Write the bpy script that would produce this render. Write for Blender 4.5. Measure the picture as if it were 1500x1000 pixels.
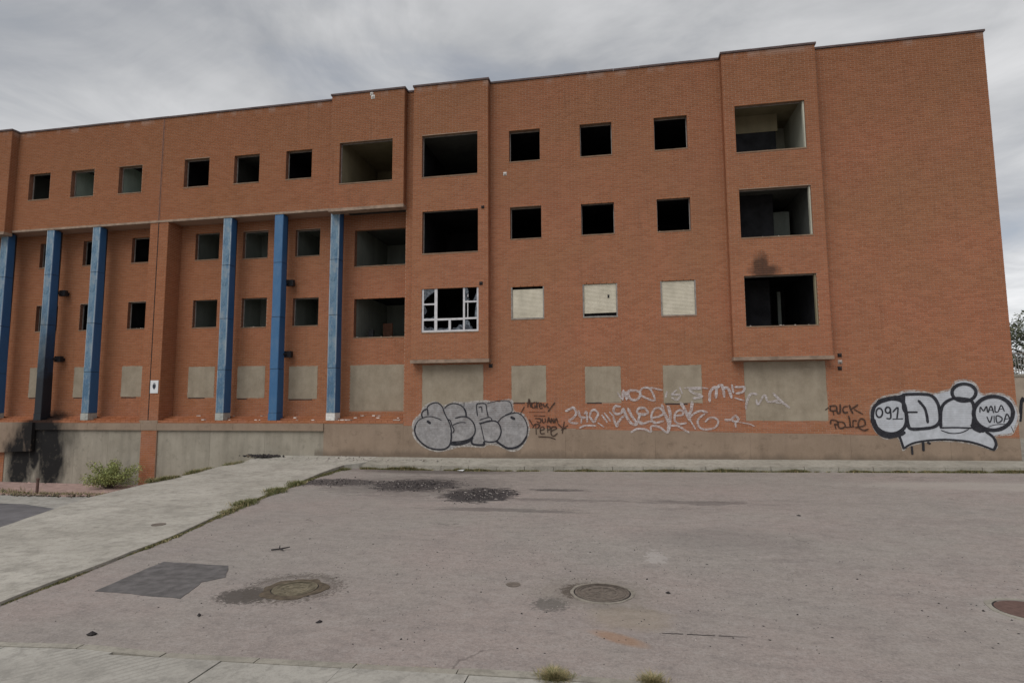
import bpy, math, random
from mathutils import Vector, Matrix, noise
R_ = random.Random(7)
for o in list(bpy.data.objects): bpy.data.objects.remove(o)
SC = bpy.context.scene
COL = SC.collection
CAM = (21.5277,849.99,[0.182728,0.098712,-0.005589])
WINS = {'a1_1': (-26.678,-25.524,11.733,13.009),'a2_1': (-24.376,-23.151,11.707,12.965),'a3_1': (-21.845,-20.651,11.7,12.954),'a4_1': (-18.517,-17.295,11.738,13.015),'a5_1': (-16.084,-14.883,11.729,12.995),'a6_1': (-13.64,-12.456,11.732,12.989),'m1_1': (-4.05,-2.835,11.704,12.978),'m1_2': (-4.024,-2.808,8.62,9.887),'m1_3': (-4.002,-2.737,5.507,6.776),'m1_4': (-4.0,-2.694,2.374,3.739),'m2_1': (-1.289,-0.083,11.685,12.98),'m2_2': (-1.29,-0.057,8.627,9.861),'m2_3': (-1.285,-0.011,5.492,6.78),'m2_4': (-1.248,0.043,2.362,3.67),'m3_1': (1.484,2.685,11.704,12.98),'m3_2': (1.5,2.694,8.594,9.861),'m3_3': (1.541,2.781,5.45,6.758),'m3_4': (1.535,2.864,2.325,3.675),'B1_1': (-7.507,-5.245,11.215,12.938),'B1_2': (-7.466,-5.221,8.137,9.86),'B1_3': (-7.463,-5.199,5.051,6.767),'B2_1': (4.311,6.662,11.227,12.989),'B2_2': (4.338,6.71,8.1,9.867),'B2_3': (4.376,6.729,4.954,6.74),'r4_2': (-18.451,-17.263,8.702,9.934),'r4_3': (-18.427,-17.233,5.684,6.92),'r4_4': (-18.487,-17.203,2.644,3.969),'r5_2': (-16.094,-14.882,8.648,9.866),'r5_3': (-16.039,-14.841,5.626,6.902),'r5_4': (-16.099,-14.796,2.599,3.939),'r6_2': (-13.582,-12.436,8.625,9.796),'r6_3': (-13.611,-12.424,5.622,6.817),'r6_4': (-13.686,-12.378,2.553,3.922),'r3_4': (-21.861,-20.668,2.689,4.053),'B0_1': (-11.032,-8.748,11.224,12.956),'r3_2': (-21.732,-20.532,8.739,9.909),'r3_3': (-21.748,-20.548000000000002,5.727,6.945),'r2_2': (-24.341,-23.141000000000002,8.739,9.909),'r2_3': (-24.3,-23.1,5.727,6.945),'r2_4': (-24.378,-23.178,2.689,4.053),'r1_2': (-26.737,-25.537,8.739,9.909),'r1_3': (-26.709,-25.509,5.727,6.945),'r1_4': (-26.8,-25.6,2.689,4.053),'rb_2': (-10.847,-8.33,8.054,9.629),'rb_3': (-10.814,-8.33,5.058,6.7),'rb_4': (-10.91,-8.33,2.058,3.923),'B1_4': (-7.518,-5.095,2.076,3.825),'B2_4': (4.299,6.95,1.698,3.75)}
G1_HALO = [(-7.856,1.723),(-7.594,1.974),(-7.497,2.194),(-7.234,2.381),(-6.905,2.427),(-6.643,2.285),(-6.253,2.423),(-5.864,2.406),(-5.095,2.464),(-4.619,2.431),(-3.99,2.489),(-3.899,2.061),(-3.527,1.939),(-3.315,1.456),(-3.411,1.034),(-3.691,0.641),(-4.063,0.562),(-4.53,0.753),(-4.939,0.78),(-5.097,0.687),(-5.604,0.713),(-6.052,0.694),(-6.438,0.583),(-6.924,0.516),(-7.415,0.665),(-7.815,1.004),(-7.919,1.409)]
G1 = [(0.0615,[(-7.771,1.504),(-7.802,1.316),(-7.716,1.067),(-7.516,0.851),(-7.252,0.682),(-6.925,0.608),(-6.6,0.627),(-6.407,0.767),(-6.343,1.014),(-6.345,1.26)]),(0.0338,[(-7.771,1.504),(-7.657,1.692),(-7.427,1.817),(-7.164,1.848),(-6.901,1.786),(-6.737,1.708)]),(0.0523,[(-7.476,1.786),(-7.527,1.911),(-7.479,2.052),(-7.314,2.13),(-7.28,2.005),(-7.279,1.911)]),(0.0462,[(-7.314,2.13),(-7.266,2.256),(-7.069,2.365),(-6.872,2.364),(-6.708,2.223),(-6.608,1.973),(-6.477,1.724),(-6.378,1.508),(-6.328,1.23)]),(0.0431,[(-6.609,2.16),(-6.48,2.284),(-6.252,2.346),(-6.026,2.298),(-5.864,2.189),(-5.767,2.034),(-5.75,1.818)]),(0.0615,[(-5.848,2.158),(-5.773,2.003),(-5.76,1.848)]),(0.0431,[(-6.477,1.74),(-6.379,1.693),(-6.313,1.508),(-6.232,1.354),(-6.28,1.23)]),(0.0308,[(-6.281,1.523),(-6.12,1.601),(-5.927,1.632),(-5.766,1.617)]),(0.0492,[(-6.185,1.786),(-5.927,1.848),(-5.702,1.818),(-5.51,1.664),(-5.414,1.449),(-5.43,1.204),(-5.605,1.019),(-5.925,0.925),(-6.31,0.891)]),(0.1108,[(-6.375,0.829),(-6.053,0.816),(-5.732,0.895),(-5.509,1.05)]),(0.0277,[(-5.839,2.375),(-5.848,2.235)]),(0.08,[(-5.516,1.081),(-5.515,0.83),(-5.096,0.794),(-5.071,0.901)]),(0.0431,[(-5.318,1.879),(-5.351,2.28),(-5.191,2.341),(-5.0,2.31),(-4.953,2.063),(-4.905,1.848)]),(0.0338,[(-5.223,1.725),(-5.032,1.787),(-4.826,1.818),(-4.779,1.695),(-5.032,1.634),(-5.255,1.603)]),(0.0338,[(-5.191,1.541),(-5.128,1.266),(-5.049,0.931)]),(0.0492,[(-5.223,1.572),(-4.906,1.68),(-4.59,1.665),(-4.434,1.452),(-4.419,1.209),(-4.561,0.965),(-4.812,0.903),(-5.033,0.931)]),(0.0369,[(-4.527,1.635),(-4.37,1.818),(-4.087,1.94),(-3.775,1.985),(-3.528,1.788),(-3.407,1.455),(-3.441,1.124)]),(0.08,[(-3.441,1.124),(-3.597,0.882),(-3.845,0.714),(-4.156,0.681),(-4.374,0.785),(-4.592,0.935)]),(0.0277,[(-4.936,2.34),(-4.525,2.431),(-4.147,2.429),(-4.023,2.306),(-3.993,2.031),(-4.244,1.909)]),(0.1354,[(-7.277,1.661),(-7.194,1.605)]),(0.1354,[(-4.01,1.818),(-3.916,1.772)]),(0.0369,[(-5.271,2.187),(-5.159,2.202),(-5.143,2.002)])]
G5_HALO = [(8.23,1.919),(8.321,2.261),(8.651,2.526),(9.108,2.618),(9.321,2.711),(9.733,2.727),(10.203,2.629),(10.478,2.702),(10.718,2.775),(10.833,2.98),(11.074,3.071),(11.369,3.011),(11.522,2.842),(11.636,2.6),(12.032,2.634),(12.413,2.502),(12.583,2.208),(12.651,1.843),(12.525,1.479),(12.379,1.261),(12.085,1.223),(11.92,1.186),(11.963,0.895),(11.822,0.749),(11.504,0.854),(10.923,0.996),(10.092,1.026),(9.405,0.872),(9.157,0.721),(9.046,1.13),(8.665,1.09),(8.337,1.389)]
G5 = [(0.1111,[(8.317,1.919),(8.403,2.185),(8.64,2.355),(8.992,2.429),(9.262,2.333),(9.342,1.994),(9.318,1.618),(9.166,1.393),(8.884,1.279),(8.612,1.334),(8.414,1.503),(8.323,1.73),(8.317,1.919)]),(0.1624,[(8.308,1.767),(8.458,1.371),(8.776,1.203),(9.23,1.318)]),(0.1368,[(8.517,2.337),(8.82,2.442),(9.168,2.485),(9.31,2.541)]),(0.1026,[(9.311,2.56),(9.283,2.295),(9.286,2.069),(9.375,1.975)]),(0.0769,[(9.377,1.994),(9.667,1.993)]),(0.1026,[(9.295,2.579),(9.86,2.586),(10.161,2.517),(10.312,2.254),(10.345,1.918),(10.304,1.657),(10.125,1.508),(9.783,1.451),(9.443,1.45),(9.369,1.618),(9.355,1.918)]),(0.0855,[(9.743,2.369),(9.898,2.143),(9.951,1.918),(9.967,1.657)]),(0.0983,[(10.342,1.49),(10.377,1.992),(10.48,2.253),(10.726,2.42),(11.028,2.437),(11.318,2.324),(11.344,1.917),(11.257,1.493)]),(0.0513,[(10.342,1.483),(10.793,1.492),(11.255,1.475)]),(0.0342,[(10.352,1.398),(10.613,1.306),(10.914,1.326),(11.153,1.438)]),(0.1026,[(11.45,2.627),(11.426,2.54),(11.371,2.462),(11.29,2.4),(11.19,2.361),(11.081,2.347),(10.974,2.362),(10.88,2.402),(10.807,2.465),(10.762,2.545),(10.752,2.632),(10.775,2.72),(10.831,2.799),(10.913,2.861),(11.013,2.9),(11.123,2.913),(11.229,2.898),(11.324,2.857),(11.396,2.794),(11.439,2.715),(11.45,2.627)]),(0.1197,[(12.456,1.953),(12.416,1.786),(12.325,1.635),(12.193,1.516),(12.031,1.438),(11.856,1.411),(11.685,1.437),(11.534,1.514),(11.418,1.634),(11.349,1.785),(11.334,1.954),(11.374,2.123),(11.466,2.275),(11.6,2.396),(11.764,2.472),(11.94,2.498),(12.111,2.47),(12.261,2.392),(12.375,2.271),(12.442,2.12),(12.456,1.953)]),(0.2564,[(11.332,1.622),(11.373,1.512),(11.547,1.421)]),(0.0726,[(9.073,1.28),(9.142,1.019),(9.196,0.795)]),(0.0641,[(9.196,0.795),(9.41,0.946),(9.756,1.042),(10.365,1.102),(10.928,1.069),(11.35,0.981),(11.824,0.778)]),(0.0855,[(11.824,0.778),(11.903,0.967),(11.839,1.185),(11.641,1.367)]),(0.094,[(9.438,0.854),(9.44,0.631)]),(0.1111,[(9.786,0.986),(9.777,0.757)]),(0.1026,[(9.938,0.995),(9.98,0.97)]),(0.0513,[(8.627,1.976),(8.62,1.929),(8.603,1.887),(8.58,1.853),(8.551,1.832),(8.521,1.824),(8.491,1.832),(8.465,1.853),(8.446,1.887),(8.434,1.929),(8.432,1.976),(8.44,2.023),(8.457,2.065),(8.48,2.099),(8.509,2.12),(8.539,2.128),(8.569,2.12),(8.595,2.098),(8.614,2.065),(8.625,2.023),(8.627,1.976)]),(0.0513,[(8.872,2.062),(8.866,2.032),(8.854,2.005),(8.835,1.983),(8.813,1.969),(8.79,1.964),(8.766,1.969),(8.746,1.983),(8.73,2.005),(8.721,2.032),(8.719,2.063),(8.725,2.093),(8.738,2.121),(8.756,2.142),(8.778,2.156),(8.802,2.161),(8.825,2.156),(8.845,2.142),(8.861,2.12),(8.87,2.093),(8.872,2.062)]),(0.0513,[(8.871,2.051),(8.865,1.798),(8.744,1.787)]),(0.0513,[(8.947,2.002),(9.105,2.145),(9.054,1.787)]),(0.047,[(8.933,1.768),(9.225,1.776)]),(0.0385,[(11.517,1.983),(11.543,2.157),(11.626,2.035),(11.719,2.174),(11.737,1.99)]),(0.0385,[(11.76,1.983),(11.851,2.192),(11.909,1.972)]),(0.0299,[(11.792,2.056),(11.89,2.056)]),(0.0385,[(11.965,2.192),(11.961,2.008),(12.029,1.997)]),(0.0385,[(12.049,2.008),(12.146,2.21),(12.219,2.026)]),(0.0299,[(12.081,2.085),(12.193,2.1)]),(0.0385,[(11.71,1.843),(11.778,1.66),(11.858,1.862)]),(0.0385,[(11.914,1.862),(11.908,1.66)]),(0.0385,[(11.983,1.873),(11.983,1.66),(12.107,1.704),(12.131,1.814),(11.983,1.873)]),(0.0385,[(12.178,1.661),(12.287,1.935),(12.375,1.697)]),(0.0299,[(12.219,1.77),(12.343,1.785)]),(0.0214,[(11.717,1.513),(11.919,1.587),(12.212,1.606),(12.337,1.552)]),(0.0256,[(12.375,1.533),(12.434,1.352)])]
G2 = [(0.0533,[(-3.651,1.98),(-3.525,2.203)]),(0.0533,[(-3.391,2.202),(-3.341,2.506),(-3.288,2.212)]),(0.0451,[(-3.421,2.354),(-3.246,2.347)]),(0.0492,[(-3.112,2.373),(-3.235,2.323),(-3.22,2.185),(-3.103,2.197),(-3.133,2.262)]),(0.0492,[(-3.06,2.383),(-3.042,2.151),(-3.061,2.292),(-2.978,2.362)]),(0.0451,[(-2.959,2.241),(-2.857,2.261),(-2.897,2.342),(-2.959,2.272),(-2.925,2.16),(-2.837,2.176)]),(0.0492,[(-2.805,2.321),(-2.761,2.204),(-2.652,2.331)]),(0.0492,[(-2.693,2.291),(-2.663,2.22),(-2.613,2.18)]),(0.0533,[(-2.377,2.36),(-2.501,2.199),(-2.625,2.039)]),(0.0246,[(-3.341,2.016),(-2.747,2.025)]),(0.041,[(-3.147,1.879),(-2.749,1.868)]),(0.0451,[(-3.117,1.782),(-2.913,1.762),(-2.935,1.627),(-3.057,1.667)]),(0.0451,[(-2.852,1.778),(-2.833,1.638),(-2.747,1.654),(-2.746,1.778)]),(0.0492,[(-2.66,1.628),(-2.611,1.818),(-2.558,1.628)]),(0.0328,[(-2.649,1.708),(-2.568,1.708)]),(0.0451,[(-2.524,1.618),(-2.506,1.778),(-2.427,1.622),(-2.415,1.778)]),(0.0451,[(-2.386,1.628),(-2.328,1.788),(-2.281,1.623)]),(0.0492,[(-3.099,1.537),(-3.078,1.206)]),(0.0492,[(-3.207,1.436),(-3.119,1.567),(-2.946,1.533),(-3.039,1.412)]),(0.0451,[(-2.928,1.337),(-2.785,1.387),(-2.831,1.473),(-2.921,1.427),(-2.915,1.233),(-2.766,1.234)]),(0.0492,[(-2.671,1.518),(-2.65,1.268)]),(0.0451,[(-2.672,1.498),(-2.56,1.474),(-2.588,1.374),(-2.653,1.374)]),(0.0492,[(-2.532,1.319),(-2.324,1.415),(-2.388,1.479),(-2.51,1.438),(-2.529,1.219),(-2.433,1.14),(-2.301,1.24)]),(0.041,[(-3.001,1.112),(-2.595,1.095),(-2.37,1.021)]),(0.0574,[(-2.039,1.659),(-2.113,1.251)]),(0.0451,[(-2.266,1.579),(-2.107,1.44),(-1.966,1.42)]),(0.0533,[(-1.921,1.52),(-2.148,1.36)]),(0.0533,[(-3.333,1.737),(-3.222,1.546)])]
G3 = [(0.0615,[(-1.972,2.053),(-1.83,2.113),(-1.689,2.172),(-1.592,1.973),(-1.715,1.794),(-1.857,1.694),(-1.718,1.615),(-1.558,1.615)]),(0.0656,[(-1.511,2.052),(-1.474,1.893),(-1.396,1.814),(-1.276,1.814)]),(0.0533,[(-1.294,1.952),(-1.213,2.012),(-1.2,1.655)]),(0.0533,[(-1.405,1.814),(-1.419,1.625)]),(0.0574,[(-1.096,1.893),(-1.034,2.051),(-0.914,2.091),(-0.799,1.952),(-0.881,1.774),(-0.962,1.656),(-1.117,1.853)]),(0.0451,[(-1.482,1.437),(-1.282,1.517),(-0.906,1.518)]),(0.0451,[(-0.805,1.616),(-0.612,1.479)]),(0.0574,[(-0.662,1.893),(-0.49,1.656)]),(0.0574,[(-0.562,1.971),(-0.372,1.696)]),(0.0492,[(-0.385,2.011),(-0.242,1.853)]),(0.0615,[(-0.009,2.207),(-0.165,2.227),(-0.246,2.089),(-0.171,1.951),(0.024,1.971),(0.105,2.128),(0.159,1.931),(0.059,1.814),(-0.081,1.657),(-0.143,1.5),(-0.252,1.814)]),(0.0697,[(0.105,2.128),(0.197,1.892),(0.364,1.619),(0.575,1.58),(0.408,1.853),(0.28,2.127)]),(0.0533,[(0.859,2.165),(0.647,2.126),(0.586,2.009),(0.679,1.912),(0.871,1.911)]),(0.0533,[(0.679,1.892),(0.635,1.697),(0.787,1.62)]),(0.0615,[(0.094,2.462),(0.121,2.778),(0.249,2.462),(0.227,2.728)]),(0.0574,[(-0.076,2.7),(0.036,2.502)]),(0.0615,[(0.335,2.776),(0.311,2.579),(0.443,2.441),(0.657,2.499),(0.701,2.734),(0.335,2.776)]),(0.0533,[(0.638,2.154),(0.846,2.154),(0.966,2.006),(0.902,1.942),(0.632,1.943)]),(0.0533,[(0.672,1.879),(0.626,1.689),(0.747,1.584),(0.998,1.669),(1.205,1.669)]),(0.0533,[(1.126,1.795),(1.417,1.879),(1.503,2.005),(1.384,2.152),(1.197,2.111),(1.087,1.879),(1.122,1.669),(1.245,1.627),(1.493,1.69)]),(0.0755,[(1.469,2.257),(1.523,2.005),(1.638,1.753),(1.692,1.503),(1.645,1.315)]),(0.0755,[(1.673,2.215),(1.746,1.921),(1.715,1.586)]),(0.0533,[(0.365,1.288),(0.492,1.373),(0.618,1.415),(0.867,1.395),(1.05,1.312),(1.076,1.501),(1.343,1.481),(1.563,1.314),(1.644,1.294),(1.671,1.503),(1.977,1.524),(2.216,1.38),(2.354,1.297)]),(0.0533,[(1.948,1.879),(2.152,1.9),(2.177,2.025),(2.056,2.077),(1.91,1.942),(1.902,1.691),(2.061,1.587),(2.285,1.629)]),(0.08,[(2.125,2.318),(2.24,2.108),(2.334,1.879),(2.429,1.712)]),(0.0489,[(2.429,1.712),(2.58,1.422)]),(0.0755,[(2.512,2.358),(2.461,2.066),(2.354,1.879)]),(0.0533,[(2.433,1.837),(2.6,1.983),(2.803,2.045),(3.002,2.003)]),(0.0489,[(2.919,1.941),(2.734,1.796),(2.668,1.63),(2.761,1.444),(2.979,1.403),(3.24,1.466),(3.367,1.652),(3.273,1.796),(3.074,1.796),(2.929,1.672)]),(0.0533,[(0.824,2.876),(0.713,2.642),(1.062,2.449),(1.227,2.448),(1.073,2.831),(0.824,2.876)]),(0.0444,[(0.824,2.876),(1.177,2.862),(1.485,2.785)]),(0.0533,[(1.648,2.72),(1.601,2.531)]),(0.0533,[(2.103,2.885),(2.178,2.674)]),(0.0533,[(1.809,2.635),(1.977,2.781)]),(0.0533,[(1.808,2.614),(2.094,2.612),(2.007,2.444),(1.826,2.508)]),(0.0667,[(2.831,2.837),(2.447,2.819),(2.583,2.671),(2.862,2.565),(2.557,2.483)]),(0.0356,[(2.265,2.852),(2.712,2.869),(3.073,2.835)]),(0.0718,[(3.104,2.385),(3.138,2.721),(3.338,2.877),(3.324,2.518)]),(0.0718,[(3.336,2.832),(3.534,2.942),(3.603,2.539)]),(0.0718,[(3.551,2.83),(3.743,2.828),(3.837,2.515)]),(0.0718,[(3.876,2.939),(3.908,2.693)]),(0.0575,[(4.013,2.648),(4.227,2.713),(4.276,2.868),(3.979,2.871)]),(0.0527,[(3.964,2.492),(4.256,2.402)]),(0.0575,[(4.307,2.114),(4.338,2.335),(4.477,2.622),(4.687,2.621)]),(0.0527,[(4.657,2.422),(4.713,2.267),(4.937,2.597),(5.051,2.354),(5.386,2.418)]),(0.0622,[(5.23,2.639),(5.466,2.374),(5.723,2.154)]),(0.0383,[(5.278,2.331),(5.504,2.308)]),(0.0575,[(3.593,1.738),(3.784,1.738),(3.938,1.871),(4.039,1.761),(3.972,1.672),(3.826,1.716)]),(0.0575,[(3.929,1.65),(3.944,1.496)]),(0.0287,[(4.056,1.65),(4.349,1.607),(4.554,1.52)])]
G4 = [(0.0523,[(6.872,2.079),(6.966,2.148)]),(0.0523,[(7.008,2.203),(7.201,2.203),(7.206,2.064),(7.025,2.051),(7.033,2.189)]),(0.0493,[(7.09,2.05),(7.123,1.912)]),(0.0554,[(7.22,2.092),(7.24,1.981),(7.317,1.981),(7.339,2.257)]),(0.0523,[(7.565,2.188),(7.456,2.171),(7.412,2.077),(7.445,1.981),(7.554,1.992)]),(0.0554,[(7.625,2.229),(7.655,2.091),(7.714,1.964)]),(0.0554,[(7.88,2.242),(7.774,2.159),(7.655,2.091)]),(0.0523,[(7.782,2.077),(8.015,1.939)]),(0.0523,[(6.999,1.615),(7.033,1.73),(7.199,1.705),(7.234,1.595),(7.116,1.595)]),(0.0523,[(7.128,1.581),(7.161,1.443)]),(0.0493,[(7.223,1.678),(7.413,1.648),(7.446,1.513),(7.294,1.455),(7.23,1.567)]),(0.0523,[(7.579,1.871),(7.608,1.706),(7.609,1.514)]),(0.0431,[(7.444,1.513),(7.544,1.493),(7.723,1.514)]),(0.0462,[(7.698,1.514),(7.699,1.637),(7.723,1.719),(7.817,1.706)]),(0.0523,[(7.772,1.48),(7.894,1.508),(8.068,1.57),(8.055,1.734),(7.954,1.772),(7.871,1.651),(7.874,1.487),(8.02,1.389),(8.154,1.433)])]
PATH_R = [(-7.598,-15.348),(-7.734,-14.318),(-7.928,-13.197),(-8.144,-11.764),(-8.693,-9.695),(-9.302,-6.933),(-9.757,-3.97),(-9.95,-1.179)]
PATH_L = [(-12.049,-11.85),(-12.713,-10.457),(-13.495,-8.528),(-14.011,-6.096),(-14.024,-4.847),(-14.337,-2.852),(-14.837,-0.643),(-13.744,-0.055)]
FRONT = [(-6.417,-16.281),(-5.28,-16.172),(-4.546,-16.097),(-3.403,-16.094),(-2.279,-16.067),(-1.35,-16.05),(-0.778,-16.047),(-0.108,-16.036),(0.478,-16.023)]
PATCH = [(-6.89,-14.696),(-6.983,-14.111),(-7.074,-13.311),(-5.914,-13.348),(-5.577,-13.878),(-5.761,-14.128),(-5.547,-14.765),(-6.238,-14.723)]
SPOTS = {'LID_R': (-0.287,-13.666),'LID_L': (-4.322,-14.169),'LID_E': (4.688,-13.499),'CAP1': (-1.478,-13.527),'CAP2': (-9.094,-11.156),'ASH1': (-5.953,-4.924),'ASH2': (-3.695,-6.389),'ASH0': (-8.644,-4.744),'RUST': (-0.082,-15.068),'TWIG': (-5.645,-12.397),'STONE': (-5.639,-15.944),'CHALK': (0.508,-11.865),'PALE': (9.476,-3.998),'TUFT1': (-0.642,-16.048),'TUFT2': (0.219,-15.977),'HEAP': (-15.568,-0.048),'SMUDGE': (-0.906,-14.197),'BROKEN': (-4.801,-14.523),'CRK0': (0.384,-14.862),'CRK1': (1.256,-14.822),'SPALL': (1.729,-10.549)}
YARD = {'bush': (-21.38,0.63),'pipe': (-22.14,-2.46),'s0': (-25.49,-1.17),'s1': (-22.91,-3.21),'s2': (-21.08,-4.65),'s3': (-17.87,-7.18),'t1': (-20.66,-1.03),'t2': (-18.83,-3.91)}

RC = 0.81      # depth of the recess behind the blue pillars
BD = 0.34      # how far the bays stand out

# ------------------------------------------------------------------ camera
cam = bpy.data.cameras.new('camera'); co = bpy.data.objects.new('camera', cam); COL.objects.link(co)
cam.sensor_width = 36; cam.lens = CAM[1]/1500*36; cam.clip_end = 3000; cam.clip_start = 0.05
yaw, pit, rol = CAM[2]
fw = Vector((-math.sin(yaw)*math.cos(pit), math.cos(yaw)*math.cos(pit), math.sin(pit)))
rt = Vector((math.cos(yaw), math.sin(yaw), 0)); up = rt.cross(fw)
r2 = math.cos(rol)*rt+math.sin(rol)*up; u2 = -math.sin(rol)*rt+math.cos(rol)*up
co.matrix_world = Matrix(((r2.x, u2.x, -fw.x, 0), (r2.y, u2.y, -fw.y, -CAM[0]), (r2.z, u2.z, -fw.z, 2.5), (0, 0, 0, 1)))
SC.camera = co
# ------------------------------------------------------------------ sky, sun, exposure
w = bpy.data.worlds.new('World'); SC.world = w; w.use_nodes = True
nt = w.node_tree; N = nt.nodes; L = nt.links
for n in list(N): N.remove(n)
out = N.new('ShaderNodeOutputWorld'); bg = N.new('ShaderNodeBackground'); bg.inputs['Strength'].default_value = 0.1
sky = N.new('ShaderNodeTexSky'); sky.sky_type = 'NISHITA'; sky.sun_disc = False
SUN_EL, SUN_ROT = math.radians(52), math.radians(205)
sky.sun_elevation = SUN_EL; sky.sun_rotation = SUN_ROT
tc = N.new('ShaderNodeTexCoord'); sp = N.new('ShaderNodeSeparateXYZ'); L.new(tc.outputs['Generated'], sp.inputs[0])
def wm(op, a, b=None, c=None):
    m = N.new('ShaderNodeMath'); m.operation = op
    for i, v in enumerate((a, b, c)):
        if v is None: continue
        if hasattr(v, 'links'): L.new(v, m.inputs[i])
        else: m.inputs[i].default_value = v
    return m.outputs[0]
zz = wm('ADD', wm('MAXIMUM', sp.outputs['Z'], 0.0), 0.16)
cx = wm('DIVIDE', sp.outputs['X'], zz); cy = wm('DIVIDE', sp.outputs['Y'], zz)
cb = N.new('ShaderNodeCombineXYZ'); L.new(cx, cb.inputs[0]); L.new(cy, cb.inputs[1])
def wnoise(scale, detail, rough, off, dist=0.4):
    mp = N.new('ShaderNodeMapping'); mp.inputs['Location'].default_value = off; L.new(cb.outputs[0], mp.inputs[0])
    n = N.new('ShaderNodeTexNoise'); n.inputs['Scale'].default_value = scale; n.inputs['Detail'].default_value = detail
    n.inputs['Roughness'].default_value = rough; n.inputs['Distortion'].default_value = dist
    L.new(mp.outputs[0], n.inputs['Vector']); return n.outputs['Fac']
def wramp(fac, stops):
    r = N.new('ShaderNodeValToRGB'); e = r.color_ramp.elements
    while len(e) < len(stops): e.new(0.5)
    for i, (p, c) in enumerate(stops): e[i].position = p; e[i].color = (*c, 1)
    L.new(fac, r.inputs[0]); return r.outputs[0]
n1 = wnoise(0.75, 6, 0.55, (3.1, 1.7, 0)); n2 = wnoise(2.2, 8, 0.6, (9.2, 4.4, 2.0), 0.7)
cl = wm('ADD', wm('MULTIPLY', n1, 0.65), wm('MULTIPLY', n2, 0.35))
CS = 1.0
ccol = wramp(cl, [(0.36, (0.24*CS, 0.265*CS, 0.30*CS)), (0.46, (0.345*CS, 0.355*CS, 0.375*CS)), (0.53, (0.45*CS, 0.455*CS, 0.465*CS)), (0.64, (0.62*CS, 0.62*CS, 0.625*CS))])
# thick cloud shows a touch paler towards the horizon, as under any overcast sky
hz = wm('SUBTRACT', 1.0, wm('MINIMUM', wm('MULTIPLY', wm('MAXIMUM', sp.outputs['Z'], 0.0), 1.6), 1.0))
gain = wm('MULTIPLY', wm('ADD', wm('MULTIPLY', wm('POWER', hz, 2.0), 0.55), 0.80), 8.2)
vm = N.new('ShaderNodeVectorMath'); vm.operation = 'SCALE'; L.new(ccol, vm.inputs[0]); L.new(gain, vm.inputs['Scale'])
mx = N.new('ShaderNodeMix'); mx.data_type = 'RGBA'
L.new(wramp(n1, [(0.30, (0.75, 0.75, 0.75)), (0.5, (0.97, 0.97, 0.97))]), mx.inputs['Factor'])
L.new(sky.outputs[0], mx.inputs['A']); L.new(vm.outputs[0], mx.inputs['B'])
L.new(mx.outputs['Result'], bg.inputs['Color']); L.new(bg.outputs[0], out.inputs['Surface'])
sl = bpy.data.lights.new('sun', 'SUN'); so = bpy.data.objects.new('sun', sl); COL.objects.link(so)
sl.energy = 1.15; sl.angle = math.radians(45); sl.color = (1, 0.975, 0.94)
sd = Vector((math.sin(SUN_ROT)*math.cos(SUN_EL), math.cos(SUN_ROT)*math.cos(SUN_EL), math.sin(SUN_EL)))
so.rotation_euler = sd.to_track_quat('Z', 'Y').to_euler()
SC.view_settings.view_transform = 'Standard'; SC.view_settings.look = 'None'
SC.view_settings.exposure = 0.75; SC.view_settings.gamma = 1.0; SC.view_settings.use_curve_mapping = False

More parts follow.
